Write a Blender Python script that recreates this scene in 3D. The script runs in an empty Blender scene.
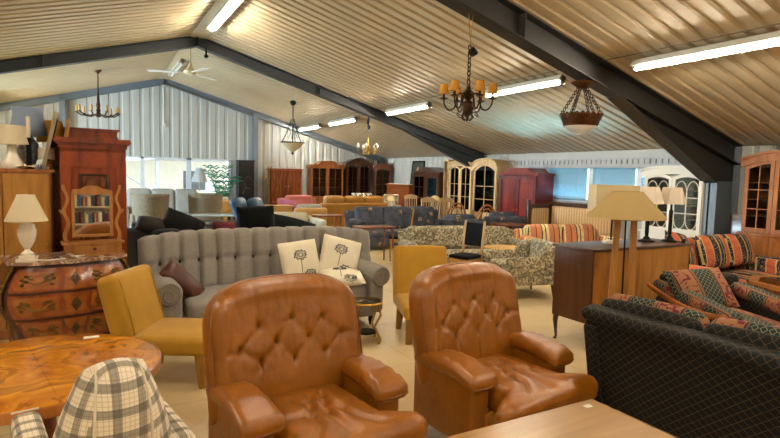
import bpy, math, random
from math import sin, cos, pi, radians, sqrt, exp
from mathutils import Matrix, Vector
random.seed(7)
SC = bpy.context.scene
COL = SC.collection

# ------------------------------------------------------------------ mesh builder
def rot(rx=0, ry=0, rz=0):
    return (Matrix.Rotation(radians(rz), 4, 'Z') @ Matrix.Rotation(radians(ry), 4, 'Y') @ Matrix.Rotation(radians(rx), 4, 'X'))
def tr(x, y, z):
    return Matrix.Translation((x, y, z))

class MB:
    def __init__(self):
        self.v = []; self.f = []
    def add(self, vs, fs, T=None):
        b = len(self.v)
        if T is not None:
            vs = [T @ Vector(p) for p in vs]
        self.v += [tuple(p) for p in vs]
        self.f += [tuple(b + i for i in f) for f in fs]
        return self
    def box(self, cx, cy, cz, sx, sy, sz, T=None):
        x, y, z = sx / 2, sy / 2, sz / 2
        vs = [(cx + a * x, cy + b * y, cz + c * z) for a in (-1, 1) for b in (-1, 1) for c in (-1, 1)]
        fs = [(0, 1, 3, 2), (4, 6, 7, 5), (0, 4, 5, 1), (2, 3, 7, 6), (0, 2, 6, 4), (1, 5, 7, 3)]
        return self.add(vs, fs, T)
    def bar(self, x0, x1, y0, y1, z0, z1, T=None):
        return self.box((x0 + x1) / 2, (y0 + y1) / 2, (z0 + z1) / 2, x1 - x0, y1 - y0, z1 - z0, T)
    def rbox(self, cx, cy, cz, sx, sy, sz, r=.03, puff=(0, 0, 0), n=3, flat=4, T=None, fn=None):
        h = (sx / 2, sy / 2, sz / 2); r = min(r, *h)
        def coords(hh):
            cs = []
            for i in range(n):
                cs.append((-(hh - r), -45 + 45 * i / n))
            for i in range(flat + 1):
                cs.append((-(hh - r) + 2 * (hh - r) * i / flat, 0))
            for i in range(1, n + 1):
                cs.append((hh - r, 45 * i / n))
            return cs
        C = [coords(a) for a in h]; idx = {}; vs = []; fs = []
        def put(p):
            k = (round(p[0], 5), round(p[1], 5), round(p[2], 5))
            if k not in idx:
                idx[k] = len(vs); vs.append(p)
            return idx[k]
        for ax in range(3):
            a, b = (ax + 1) % 3, (ax + 2) % 3
            for s in (-1, 1):
                g = []
                for ca, aa in C[a]:
                    row = []
                    for cb, ab in C[b]:
                        d = [0, 0, 0]; d[ax] = s; d[a] = math.tan(radians(aa)); d[b] = math.tan(radians(ab))
                        l = sqrt(sum(q * q for q in d)); p = [0, 0, 0]
                        p[ax] = s * (h[ax] - r) + r * d[ax] / l; p[a] = ca + r * d[a] / l; p[b] = cb + r * d[b] / l
                        row.append(put(tuple(p)))
                    g.append(row)
                for i in range(len(g) - 1):
                    for j in range(len(g[0]) - 1):
                        q = (g[i][j], g[i + 1][j], g[i + 1][j + 1], g[i][j + 1])
                        if len(set(q)) < 3: continue
                        fs.append(q if s > 0 else q[::-1])
        out = []
        for p in vs:
            q = [p[i] / h[i] if h[i] else 0 for i in range(3)]
            o = list(p)
            for i in range(3):
                if puff[i]:
                    a, b = (i + 1) % 3, (i + 2) % 3
                    o[i] += puff[i] * q[i] * (1 - q[a] ** 2) * (1 - q[b] ** 2)
            if fn: o = list(fn(o, q))
            out.append((o[0] + cx, o[1] + cy, o[2] + cz))
        fs = [tuple(dict.fromkeys(f)) for f in fs]
        return self.add(out, fs, T)
    def lathe(self, prof, cx=0, cy=0, cz=0, seg=20, T=None, ripple=0, nr=0, cap=True):
        vs = []; fs = []
        for (r, z) in prof:
            for i in range(seg):
                a = 2 * pi * i / seg
                rr = r * (1 + ripple * cos(nr * a)) if nr else r
                vs.append((cx + rr * cos(a), cy + rr * sin(a), cz + z))
        m = len(prof)
        for k in range(m - 1):
            for i in range(seg):
                j = (i + 1) % seg
                fs.append((k * seg + i, k * seg + j, (k + 1) * seg + j, (k + 1) * seg + i))
        if cap:
            if prof[0][0] > 1e-4: fs.append(tuple(range(seg))[::-1])
            if prof[-1][0] > 1e-4: fs.append(tuple((m - 1) * seg + i for i in range(seg)))
        return self.add(vs, fs, T)
    def cyl(self, p0, p1, r0, r1=None, seg=10):
        return self.tube([p0, p1], [r0, r0 if r1 is None else r1], seg)
    def tube(self, pts, rad, seg=8, T=None, closed=False):
        pts = [Vector(p) for p in pts]; n = len(pts)
        rads = rad if isinstance(rad, (list, tuple)) else [rad] * n
        vs = []; fs = []; prev = None
        for i in range(n):
            if closed: t = pts[(i + 1) % n] - pts[i - 1]
            else: t = pts[min(i + 1, n - 1)] - pts[max(i - 1, 0)]
            t.normalize()
            if prev is None:
                a = Vector((0, 0, 1)) if abs(t.z) < .9 else Vector((1, 0, 0))
                u = t.cross(a).normalized()
            else:
                u = (prev - t * prev.dot(t)).normalized()
            w = t.cross(u); prev = u
            for k in range(seg):
                a = 2 * pi * k / seg
                vs.append(pts[i] + (u * cos(a) + w * sin(a)) * rads[i])
        for i in range(n if closed else n - 1):
            i2 = (i + 1) % n
            for k in range(seg):
                k2 = (k + 1) % seg
                fs.append((i * seg + k, i * seg + k2, i2 * seg + k2, i2 * seg + k))
        if not closed:
            fs.append(tuple(range(seg))[::-1]); fs.append(tuple((n - 1) * seg + k for k in range(seg)))
        return self.add(vs, fs, T)
    def prism(self, poly, d0, d1, axis='y', T=None):
        """polygon extruded from d0 to d1; axis y: poly is (x, z); x: (y, z); z: (x, y)"""
        def P(a, b, d):
            return {'y': (a, d, b), 'x': (d, a, b), 'z': (a, b, d)}[axis]
        n = len(poly)
        vs = [P(a, b, d0) for a, b in poly] + [P(a, b, d1) for a, b in poly]
        fs = [tuple(range(n)), tuple(range(n, 2 * n))[::-1]] + [(i, i + n, (i + 1) % n + n, (i + 1) % n) for i in range(n)]
        return self.add(vs, fs, T)
    def band(self, up, lo, d0, d1, T=None):
        """strip between two (x, z) polylines of equal length, extruded in y"""
        n = len(up); vs = []
        for (a, b) in up: vs += [(a, d0, b), (a, d1, b)]
        for (a, b) in lo: vs += [(a, d0, b), (a, d1, b)]
        fs = []; o = 2 * n
        for i in range(n - 1):
            j = i + 1
            fs += [(2*i, 2*j, o+2*j, o+2*i), (2*i+1, o+2*i+1, o+2*j+1, 2*j+1), (2*i, 2*i+1, 2*j+1, 2*j), (o+2*i, o+2*j, o+2*j+1, o+2*i+1)]
        fs += [(0, o, o+1, 1), (2*n-2, 2*n-1, o+2*n-1, o+2*n-2)]
        return self.add(vs, fs, T)
    def grid(self, fn, nu, nv, T=None, two=None):
        vs = [tuple(fn(i / nu, j / nv)) for j in range(nv + 1) for i in range(nu + 1)]
        fs = [(j * (nu + 1) + i, j * (nu + 1) + i + 1, (j + 1) * (nu + 1) + i + 1, (j + 1) * (nu + 1) + i) for j in range(nv) for i in range(nu)]
        return self.add(vs, fs, T)
    def pad(self, W, H, T_, top=None, front=None, curve=0, nu=40, nv=24, e=8, side=None, T=None, back=1.0):
        """upright upholstered pad, bottom at z=0, face to -y"""
        vs = []; fs = []
        top = top or (lambda u: 1); front = front or (lambda u, v: 0); side = side or (lambda v: 1)
        def edge(u, v):
            return max(0, 1 - abs(u) ** e) ** .45 * max(0, 1 - abs(2 * v - 1) ** e) ** .45
        for s in (-1, 1):
            for j in range(nv + 1):
                v = .5 - .5 * cos(pi * j / nv) if nv > 6 else j / nv
                v = .5 * v + .5 * j / nv
                for i in range(nu + 1):
                    t = -1 + 2 * i / nu
                    u = .5 * sin(pi / 2 * t) + .5 * t
                    x = W / 2 * u * side(v); z = H * v * top(u)
                    y = s * T_ / 2 * edge(u, v) * (back if s > 0 else 1)
                    if s < 0: y += -front(u, v) * edge(u, v)
                    y -= curve * abs(u) ** 2.5
                    vs.append((x, y, z))
        n = (nu + 1) * (nv + 1)
        for s in (0, 1):
            for j in range(nv):
                for i in range(nu):
                    a = s * n + j * (nu + 1) + i
                    q = (a, a + 1, a + nu + 2, a + nu + 1)
                    fs.append(q if s == 0 else q[::-1])
        return self.add(vs, fs, T)
    def pillow(self, W, H, Th, T=None, n=16, sag=0.0):
        """scatter cushion standing in the xz plane, centred at the origin"""
        vs = []; fs = []
        for s in (-1, 1):
            for j in range(n + 1):
                for i in range(n + 1):
                    u = -1 + 2 * i / n; v = -1 + 2 * j / n
                    k = 1 - .07 * (1 - v * v) * u * u; k2 = 1 - .07 * (1 - u * u) * v * v
                    y = s * Th / 2 * (max(0, 1 - u * u) * max(0, 1 - v * v)) ** .42
                    y += sag * (u * u + .4 * v * v + .3 * u * v)
                    vs.append((W / 2 * u * k2 / 1, y, H / 2 * v * k))
        m = (n + 1) ** 2
        for s in (0, 1):
            for j in range(n):
                for i in range(n):
                    a = s * m + j * (n + 1) + i
                    q = (a, a + 1, a + n + 2, a + n + 1)
                    fs.append(q if s == 0 else q[::-1])
        return self.add(vs, fs, T)
    def build(self, name, mat, parent=None, label=None, kind=None, loc=None, angle=38, merge=True):
        me = bpy.data.meshes.new(name)
        me.from_pydata(self.v, [], self.f)
        import bmesh
        bm = bmesh.new(); bm.from_mesh(me)
        if merge: bmesh.ops.remove_doubles(bm, verts=bm.verts, dist=1e-5)
        bmesh.ops.dissolve_degenerate(bm, edges=bm.edges, dist=1e-7)
        bmesh.ops.recalc_face_normals(bm, faces=bm.faces)
        uv = bm.loops.layers.uv.new('UVMap')
        for f in bm.faces:
            nx, ny, nz = (abs(c) for c in f.normal)
            for l in f.loops:
                c = l.vert.co
                if nx > ny and nx > nz: l[uv].uv = (c.y, c.z)
                elif ny >= nz: l[uv].uv = (c.x, c.z)
                else: l[uv].uv = (c.x, c.y)
        bm.to_mesh(me); bm.free()
        me.shade_smooth()
        me.set_sharp_from_angle(angle=radians(angle))
        me.materials.append(mat)
        o = bpy.data.objects.new(name, me); COL.objects.link(o)
        if parent is not None: o.parent = parent
        if label: o['label'] = label
        if kind: o['kind'] = kind
        if loc: o.location = loc
        return o

def thing(name, label, cat, loc=(0, 0, 0), rz=0, group=None):
    o = bpy.data.objects.new(name, None); COL.objects.link(o)
    o.empty_display_size = .1
    o.location = loc; o.rotation_euler = (0, 0, radians(rz))
    o['label'] = label; o['category'] = cat
    if group: o['group'] = group
    return o
def tag(o, label, cat, group=None, kind=None):
    o['label'] = label; o['category'] = cat
    if group: o['group'] = group
    if kind: o['kind'] = kind
    return o
KIDS = {}
def kids(o):
    return [c for c in bpy.data.objects if c.parent == o]
def copy_tree(o, label=None, loc=None, rz=None, parent=None, group=None):
    c = o.copy(); COL.objects.link(c)
    if parent is not None: c.parent = parent
    if label: c['label'] = label
    if group: c['group'] = group
    if loc is not None: c.location = loc
    if rz is not None: c.rotation_euler = (0, 0, radians(rz))
    for k in kids(o):
        copy_tree(k, parent=c)
    return c
def struct(name, mb, mat, parent=None, **k):
    return mb.build(name, mat, parent, kind='structure', **k)

# ------------------------------------------------------------------ materials
def lin(h):
    h = h.lstrip('#'); o = []
    for i in (0, 2, 4):
        c = int(h[i:i + 2], 16) / 255
        o.append(c / 12.92 if c <= .04045 else ((c + .055) / 1.055) ** 2.4)
    return (o[0], o[1], o[2], 1)
class NT:
    def __init__(self, name):
        self.m = bpy.data.materials.new(name); self.m.use_nodes = True
        self.t = self.m.node_tree; self.n = self.t.nodes; self.n.clear()
        self.out = self.n.new('ShaderNodeOutputMaterial')
        self.b = self.n.new('ShaderNodeBsdfPrincipled')
        self.l(self.b.outputs[0], self.out.inputs[0])
    def l(self, a, b): self.t.links.new(a, b)
    def new(self, ty, **k):
        n = self.n.new(ty)
        for a, v in k.items(): setattr(n, a, v)
        return n
    def set(self, sock, v):
        if hasattr(v, 'links') or isinstance(v, bpy.types.NodeSocket): self.l(v, sock)
        else: sock.default_value = v
    def math(self, op, a, b=None, c=None):
        n = self.new('ShaderNodeMath', operation=op)
        for i, q in enumerate((a, b, c)):
            if q is not None: self.set(n.inputs[i], q)
        return n.outputs[0]
    def coord(self, kind='Object', scale=(1, 1, 1), rz=(0, 0, 0)):
        tc = self.new('ShaderNodeTexCoord'); mp = self.new('ShaderNodeMapping')
        self.l(tc.outputs[kind], mp.inputs[0]); mp.inputs['Scale'].default_value = scale; mp.inputs['Rotation'].default_value = rz
        return mp.outputs[0]
    def sep(self, v):
        n = self.new('ShaderNodeSeparateXYZ'); self.l(v, n.inputs[0]); return n.outputs
    def noise(self, v, scale=5, detail=3, dist=0, rough=.5):
        n = self.new('ShaderNodeTexNoise'); self.l(v, n.inputs['Vector'])
        n.inputs['Scale'].default_value = scale; n.inputs['Detail'].default_value = detail
        n.inputs['Distortion'].default_value = dist; n.inputs['Roughness'].default_value = rough
        return n.outputs['Fac']
    def voro(self, v, scale=5, feat='F1'):
        n = self.new('ShaderNodeTexVoronoi', feature=feat); self.l(v, n.inputs['Vector']); n.inputs['Scale'].default_value = scale
        return n.outputs
    def ramp(self, f, stops, const=False):
        n = self.new('ShaderNodeValToRGB'); self.set(n.inputs[0], f)
        cr = n.color_ramp; cr.interpolation = 'CONSTANT' if const else 'LINEAR'
        while len(cr.elements) < len(stops): cr.elements.new(.5)
        for e, (p, c) in zip(cr.elements, stops):
            e.position = p; e.color = c if not isinstance(c, str) else lin(c)
        return n.outputs[0]
    def mix(self, f, a, b):
        n = self.new('ShaderNodeMix', data_type='RGBA'); self.set(n.inputs[0], f)
        for i, q in ((6, a), (7, b)):
            self.set(n.inputs[i], lin(q) if isinstance(q, str) else q)
        return n.outputs[2]
    def bump(self, h, strength=.2, dist=.01):
        n = self.new('ShaderNodeBump'); self.set(n.inputs['Height'], h)
        n.inputs['Strength'].default_value = strength; n.inputs['Distance'].default_value = dist
        self.l(n.outputs[0], self.b.inputs['Normal'])
    def p(self, **k):
        for a, v in k.items():
            self.set(self.b.inputs[a.replace('_', ' ')], v)
        return self
MATS = {}
def plain(name, col, rough=.5, metal=0, var=.12, vs=6, bump=0, bs=300, sheen=0, coat=0, spec=.5):
    if name in MATS: return MATS[name]
    t = NT(name); v = t.coord('Object'); c = lin(col)
    d = tuple(x * (1 - var) for x in c[:3]) + (1,); u = tuple(min(1, x * (1 + var)) for x in c[:3]) + (1,)
    t.p(Base_Color=t.ramp(t.noise(v, vs, 3), [(.3, d), (.7, u)]), Roughness=rough, Metallic=metal)
    t.b.inputs['Specular IOR Level'].default_value = spec
    if sheen: t.b.inputs['Sheen Weight'].default_value = sheen; t.b.inputs['Sheen Roughness'].default_value = .35
    if coat: t.b.inputs['Coat Weight'].default_value = coat; t.b.inputs['Coat Roughness'].default_value = .12
    if bump: t.bump(t.noise(v, bs, 2), bump, .004)
    MATS[name] = t.m; return t.m
def wood(name, c1, c2, c3=None, axis='z', sc=9, rough=.35, coat=.2, figure=1.5):
    if name in MATS: return MATS[name]
    t = NT(name)
    s = {'x': (.12, 1, 1), 'y': (1, .12, 1), 'z': (1, 1, .12)}[axis]
    v = t.coord('Object', s)
    f = t.noise(v, sc, 5, figure, .6)
    st = [(.28, c2), (.5, c1), (.72, c3 or c1)]
    col = t.ramp(f, st)
    f2 = t.noise(t.coord('Object', tuple(q * 1 for q in s)), sc * 9, 2, .3)
    col = t.mix(t.math('MULTIPLY', t.math('SUBTRACT', f2, .35), .35), col, c2)
    t.p(Base_Color=col, Roughness=rough); t.b.inputs['Coat Weight'].default_value = coat; t.b.inputs['Coat Roughness'].default_value = .2
    t.bump(f2, .06, .003)
    MATS[name] = t.m; return t.m
def glass(name='clear glass', tint=(1, 1, 1, 1), refl=.12):
    if name in MATS: return MATS[name]
    t = NT(name); t.n.remove(t.b)
    a = t.new('ShaderNodeBsdfTransparent'); a.inputs[0].default_value = tint
    g = t.new('ShaderNodeBsdfGlossy'); g.inputs['Roughness'].default_value = .02
    fr = t.new('ShaderNodeFresnel'); fr.inputs[0].default_value = 1.45
    mx = t.new('ShaderNodeMixShader'); t.l(t.math('ADD', fr.outputs[0], refl * .3), mx.inputs[0]); t.l(a.outputs[0], mx.inputs[1]); t.l(g.outputs[0], mx.inputs[2])
    t.l(mx.outputs[0], t.out.inputs[0]); MATS[name] = t.m; return t.m
def emit(name, col, s):
    if name in MATS: return MATS[name]
    t = NT(name); t.n.remove(t.b); e = t.new('ShaderNodeEmission'); e.inputs[0].default_value = col; e.inputs[1].default_value = s
    t.l(e.outputs[0], t.out.inputs[0]); MATS[name] = t.m; return t.m
def shade_mat(name, col, trans=.35):
    if name in MATS: return MATS[name]
    t = NT(name); t.p(Base_Color=lin(col), Roughness=.85)
    tl = t.new('ShaderNodeBsdfTranslucent'); tl.inputs[0].default_value = lin(col)
    mx = t.new('ShaderNodeMixShader'); mx.inputs[0].default_value = trans
    t.l(t.b.outputs[0], mx.inputs[1]); t.l(tl.outputs[0], mx.inputs[2]); t.l(mx.outputs[0], t.out.inputs[0])
    t.bump(t.noise(t.coord('Object'), 180, 2), .1, .003)
    MATS[name] = t.m; return t.m

def fin(t, name, rough=.85, bump=.15, bs=260, sheen=.03):
    t.p(Roughness=rough); t.b.inputs['Sheen Weight'].default_value = sheen
    t.b.inputs['Specular IOR Level'].default_value = .25
    t.bump(t.noise(t.coord('Object'), bs, 2), bump, .003)
    MATS[name] = t.m; return t.m

# patterned cloths use the UVs (metres along each face)
def m_trellis():
    t = NT('trellis cloth'); x, y, _ = t.sep(t.coord('UV', (1, 1, 1)))
    P = .062
    def lines(q):
        f = t.math('FRACT', t.math('DIVIDE', q, P)); d = t.math('ABSOLUTE', t.math('SUBTRACT', f, .5))
        return t.math('GREATER_THAN', d, .468)
    a = lines(t.math('ADD', x, t.math('MULTIPLY', y, 1.15))); b = lines(t.math('SUBTRACT', x, t.math('MULTIPLY', y, 1.15)))
    m = t.math('MULTIPLY', t.math('MAXIMUM', a, b), t.math('ADD', .35, t.noise(t.coord('UV'), 60, 2)))
    t.p(Base_Color=t.mix(m, '0b0d0e', '56462f')); return fin(t, 'trellis cloth')
def m_trellis_stripe():
    t = NT('trellis stripe cloth'); uv = t.coord('UV'); x, y, _ = t.sep(uv)
    f = t.math('FRACT', t.math('DIVIDE', t.math('ADD', x, 5.0), .36))
    base = t.ramp(f, [(0, '142829'), (.22, '6a4636'), (.25, '2c2022'), (.28, '8c5f40'), (.70, '3c2e2c'), (.73, '7c543e'), (.77, '142829')], True)
    mot = t.voro(t.coord('UV', (7, 5, 1)), 1.0)
    n = t.math('ADD', t.noise(uv, 11, 1, 2.2), 0)
    inb = t.math('MULTIPLY', t.math('GREATER_THAN', f, .3), t.math('LESS_THAN', f, .68))
    base = t.mix(t.math('MULTIPLY', inb, t.math('GREATER_THAN', n, .57)), base, '641d28')
    def lines(q):
        g = t.math('FRACT', t.math('DIVIDE', q, .045)); d = t.math('ABSOLUTE', t.math('SUBTRACT', g, .5))
        return t.math('GREATER_THAN', d, .44)
    ln = t.math('MAXIMUM', lines(t.math('ADD', x, y)), lines(t.math('SUBTRACT', x, y)))
    tb = t.math('MAXIMUM', t.math('LESS_THAN', f, .22), t.math('GREATER_THAN', f, .77))
    base = t.mix(t.math('MULTIPLY', t.math('MULTIPLY', ln, tb), .7), base, '8f8560')
    t.p(Base_Color=base); return fin(t, 'trellis stripe cloth')
def m_stripes(name, stops, P, axis=0, motif=None, mscale=20, off=0.0):
    t = NT(name); uv = t.coord('UV'); s = t.sep(uv)
    f = t.math('FRACT', t.math('DIVIDE', t.math('ADD', s[axis], 8.0 + off), P))
    base = t.ramp(f, stops, True)
    if motif:
        n = t.noise(uv, mscale, 2, 1.5)
        base = t.mix(t.math('MULTIPLY', t.math('GREATER_THAN', n, .58), .55), base, motif)
    t.p(Base_Color=base); return fin(t, name)
def m_floral(nm='floral cloth', k=1.0):
    t = NT(nm); uv = t.coord('UV'); nz = t.new('ShaderNodeTexNoise'); t.l(uv, nz.inputs['Vector']); nz.inputs['Scale'].default_value = 6
    ad = t.new('ShaderNodeMix', data_type='VECTOR'); ad.inputs[0].default_value = .12; t.l(uv, ad.inputs[4]); t.l(nz.outputs['Color'], ad.inputs[5])
    v = t.voro(ad.outputs[1], 38); c = t.sep(v['Color'])
    D_ = lambda h: tuple(q * k for q in lin(h)[:3]) + (1,)
    base = t.ramp(c[0], [(0, D_('857d62')), (.22, D_('b9ac92')), (.42, D_('6f6b5c')), (.58, D_('cabda0')), (.76, D_('948668')), (.9, D_('9c8a70'))], True)
    base = t.mix(t.math('GREATER_THAN', t.noise(uv, 34, 2, 1), .6), base, tuple(q * k for q in lin('4c483c')[:3]) + (1,))
    t.p(Base_Color=base); return fin(t, nm)
def m_navy():
    t = NT('navy patterned cloth'); uv = t.coord('UV')
    v = t.voro(uv, 5.2); n = t.noise(uv, 16, 3, .8)
    [setattr(q, 'distance', 'CHEBYCHEV') for q in t.n if q.type == 'TEX_VORONOI']
    base = t.ramp(t.noise(uv, 5, 3), [(.3, '2b2e36'), (.7, '4f5462')])
    blk = t.math('MULTIPLY', t.math('LESS_THAN', v['Distance'], .24), t.math('GREATER_THAN', n, .45))
    base = t.mix(blk, base, 'a8835f'); base = t.mix(t.math('MULTIPLY', t.math('GREATER_THAN', n, .6), .7), base, '2a2c36')
    t.p(Base_Color=base); return fin(t, 'navy patterned cloth')
def m_plaid():
    t = NT('plaid cloth'); uv = t.coord('UV'); s = t.sep(uv); P = .086
    def band(q, a, b):
        f = t.math('FRACT', t.math('ADD', t.math('DIVIDE', q, P), 20.0))
        return t.math('MULTIPLY', t.math('GREATER_THAN', f, a), t.math('LESS_THAN', f, b))
    def thin(q):
        f = t.math('FRACT', t.math('ADD', t.math('DIVIDE', q, .0165), 50.0)); return t.math('LESS_THAN', f, .16)
    base = t.mix(t.math('MULTIPLY', t.math('MAXIMUM', thin(s[0]), thin(s[1])), .45), 'e0d7c2', 'a8703c')
    base = t.mix(t.math('MULTIPLY', band(s[0], .1, .46), .6), base, '45423e')
    base = t.mix(t.math('MULTIPLY', band(s[1], .1, .46), .6), base, '45423e')
    t.p(Base_Color=base); return fin(t, 'plaid cloth', .9, .2)
def m_spot():
    t = NT('spotted cloth'); uv = t.coord('UV'); n = t.voro(uv, 14)['Distance']
    t.p(Base_Color=t.mix(t.math('LESS_THAN', n, .36), 'd9d4c6', '20201f')); return fin(t, 'spotted cloth')
def m_leather(name, c1, c2, rough=.34):
    t = NT(name); v = t.coord('Object')
    col = t.ramp(t.noise(v, 7, 5, .4, .65), [(.3, c2), (.62, c1)])
    t.p(Base_Color=col, Roughness=t.ramp(t.noise(v, 14, 3), [(.3, (rough - .06,) * 3 + (1,)), (.7, (rough + .14,) * 3 + (1,))]))
    t.b.inputs['Coat Weight'].default_value = .12; t.b.inputs['Coat Roughness'].default_value = .25
    w = t.voro(v, 150)['Distance']; w2 = t.noise(v, 16, 4, 1.2, .6)
    t.bump(t.math('ADD', t.math('MULTIPLY', w, .12), w2), .3, .012)
    MATS[name] = t.m; return t.m
def m_burl():
    t = NT('burl veneer'); v = t.coord('Object'); s = t.sep(v)
    cb = t.new('ShaderNodeCombineXYZ'); t.l(t.math('ABSOLUTE', s[0]), cb.inputs[0]); t.l(t.math('ABSOLUTE', s[1]), cb.inputs[1]); t.l(t.math('MULTIPLY', s[2], .2), cb.inputs[2])
    f = t.noise(cb.outputs[0], 2.8, 5, 1.1, .55)
    col = t.ramp(f, [(.3, '6e3406'), (.45, 'b66c10'), (.57, 'd48c1c'), (.75, 'e6a838')])
    f2 = t.noise(cb.outputs[0], 3.0, 3, 1.5, .5)
    col = t.mix(t.math('MULTIPLY', t.math('GREATER_THAN', f2, .54), .45), col, '6b360e')
    jn = t.math('MAXIMUM', t.math('LESS_THAN', t.math('ABSOLUTE', s[0]), .0025), t.math('LESS_THAN', t.math('ABSOLUTE', s[1]), .0025))
    t.p(Base_Color=t.mix(t.math('MULTIPLY', jn, .3), col, '4a2408'), Roughness=.24)
    t.b.inputs['Coat Weight'].default_value = .5; t.b.inputs['Coat Roughness'].default_value = .1
    MATS['burl veneer'] = t.m; return t.m
def m_marble():
    t = NT('red marble'); v = t.coord('Object')
    col = t.ramp(t.noise(v, 9, 6, 1.6, .7), [(.3, '5d3a32'), (.5, '94705f'), (.6, 'c9b3a0'), (.66, '7a5144')])
    t.p(Base_Color=col, Roughness=.12); MATS['red marble'] = t.m; return t.m
def m_marquetry():
    t = NT('marquetry veneer'); v = t.coord('Object', (1, 1, .5)); s = t.sep(t.coord('Object'))
    f = t.noise(v, 9, 5, 2.4, .6)
    col = t.ramp(f, [(.3, '5c240b'), (.5, '843c16'), (.7, '9c5620')])
    t.p(Base_Color=col, Roughness=.3); t.b.inputs['Coat Weight'].default_value = .3; t.b.inputs['Coat Roughness'].default_value = .08
    MATS['marquetry veneer'] = t.m; return t.m
def m_floor():
    t = NT('beige floor'); v = t.coord('Object'); s = t.sep(v)
    col = t.ramp(t.noise(v, 1.1, 5, .3), [(.3, 'c4ac80'), (.7, 'd4bf94')])
    col = t.mix(t.math('MULTIPLY', t.math('GREATER_THAN', t.noise(v, 5, 4, .6), .66), .18), col, '7d6a4c')
    jx = t.math('LESS_THAN', t.math('FRACT', t.math('DIVIDE', t.math('ADD', s[0], 20.3), 1.2)), .006)
    jy = t.math('LESS_THAN', t.math('FRACT', t.math('DIVIDE', t.math('ADD', s[1], 20.1), 1.2)), .006)
    col = t.mix(t.math('MULTIPLY', t.math('MAXIMUM', jx, jy), .45), col, '6f5f45')
    t.p(Base_Color=col, Roughness=t.ramp(t.noise(v, 3, 4), [(.3, (.3,) * 3 + (1,)), (.7, (.48,) * 3 + (1,))]))
    MATS['beige floor'] = t.m; return t.m
def m_pleat_linen(): return shade_mat('cream shade cloth', 'e6d9bd', .3)

TRELLIS = m_trellis(); TRSTRIPE = m_trellis_stripe(); FLORAL = m_floral(k=.8); NAVY = m_navy(); PLAID = m_plaid(); SPOT = m_spot()
LEATHER = m_leather('cognac leather', '90560c', '7c4707'); TANLEATHER = m_leather('tan leather', 'b07e34', '9a6a24', .4)
BURL = m_burl(); MARBLE = m_marble(); MARQ = m_marquetry()
NAVYSTRIPE = m_stripes('rust and navy stripe', [(0, '1d2133'), (.14, 'b59a62'), (.17, '23243a'), (.3, 'c2a76a'), (.34, 'b4583c'), (.62, 'c2a76a'), (.65, '6b2c25'), (.7, '1a1e30'), (.93, 'b59a62')], .40, 0, 'b08a5c', 24)
ORSTRIPE = m_stripes('orange and cream stripe', [(0, 'd9c48c'), (.14, '3d4038'), (.2, 'e0cf9c'), (.36, 'b87a58'), (.62, '8c3f2a'), (.68, 'c9855a'), (.93, '3d4038')], .36, 0, 'b06040', 16)
BENCHSTRIPE = m_stripes('beige ticking', [(0, 'c9ab80'), (.5, '9d7448'), (.68, 'c9ab80'), (.8, 'b38d5e')], .07)
GOLD = plain('gold velvet', 'a87c16', .8, 0, .1, 5, .1, 300, sheen=.22)
GREY = plain('grey tweed', '85807a', .95, 0, .2, 120, .25, 420, sheen=.05)
BUTTON = plain('black button', '1a1a1a', .5)
CREAMCL = plain('cream cotton', 'ddd4bd', .9, 0, .05, 8, .2, 200)
RUST = plain('rust satin', '421a0a', .4, 0, .3, 16, .5, 20, sheen=.1)
GREENV = plain('dark green velvet', '060b0a', .9, 0, .2, 6, .1, 200, spec=.2)
BLACKC = plain('black cloth', '0c0c0e', .9, 0, .2, 8, .1, 200, spec=.2)
BLUEV = plain('dark blue velvet', '0b151e', .85, 0, .2, 5, .1, 200, spec=.3)
BLUEL = plain('blue leather', '2b4a68', .35, 0, .15, 5, .1, 60)
OLIVE = plain('olive corduroy', '6f6554', .95, 0, .25, 30, .3, 90, sheen=.05)
PALEGREY = plain('pale grey cloth', '94938d', .9, 0, .08, 6, .15, 200)
PINK = plain('dusty pink cloth', 'a8605a', .9, 0, .12, 6, .15, 200, sheen=.3)
BURG = plain('burgundy cloth', '5a1420', .85, 0, .2, 8, .15, 200)
PIPING = plain('cream piping', 'cfc5ac', .8)
LPIPE = plain('leather welt', '7b410f', .45)
MAHOG = wood('mahogany', '7e3008', '4c1a04', '903e10', 'z', 7, .3, .3)
REDMAHOG = wood('red mahogany', '6d1d16', '45100d', '7f2a1e', 'z', 5, .3, .3)
FLAME = wood('flame mahogany', '6c3510', '331305', '8c5020', 'z', 6, .22, .5, 3.2)
WALNUT = wood('dark walnut', '45240f', '27120a', '58301a', 'z', 8, .3, .3)
OAK = wood('honey oak', '9c5e22', '74400f', 'b07432', 'z', 8, .4, .15)
OAKX = wood('oak table top', 'a07a48', '876434', 'aa8654', 'x', 6, .35, .2)
LOAK = wood('light oak', 'b98d4c', '9c7236', 'c79c5c', 'x', 7, .45, .1)
PINE = wood('pale pine', 'c2a477', 'aa8a5c', 'd0b68c', 'z', 7, .5, .08)
PINEO = wood('orange pine', '925822', '743f14', 'a2672c', 'z', 8, .6, 0)
PLY = wood('pine back board', 'a46a22', '6c3e0e', 'b88034', 'z', 5, .5, .05, 2.5)
LIMED = wood('beech', 'c08a4c', 'a8743a', 'cf9c60', 'z', 8, .4, .12)
BROWNTOP = wood('dark brown veneer', '4a2a18', '331a0e', '58341f', 'z', 7, .3, .25)
CHERRY = wood('cherry', '7c4220', '60300f', '8f5430', 'x', 7, .3, .3)
WHITEP = plain('white paint', 'cfcabb', .5, 0, .03)
LACQ = plain('black lacquer', '0e0f11', .25, 0, .2)
CREAMP = plain('cream enamel', 'd8cdb4', .4, 0, .03)
BRASS = plain('brass', 'b08a3e', .3, .9, .1)
BRONZE = plain('antique bronze', '3a2414', .4, .8, .25, 20)
COPPER = plain('aged copper', '4c2c14', .38, .75, .35, 22)
BLACKM = plain('black metal', '141414', .4, .6)
CERAM = plain('white ceramic', 'ddd6c6', .15, 0, .03, coat=.5)
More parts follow.
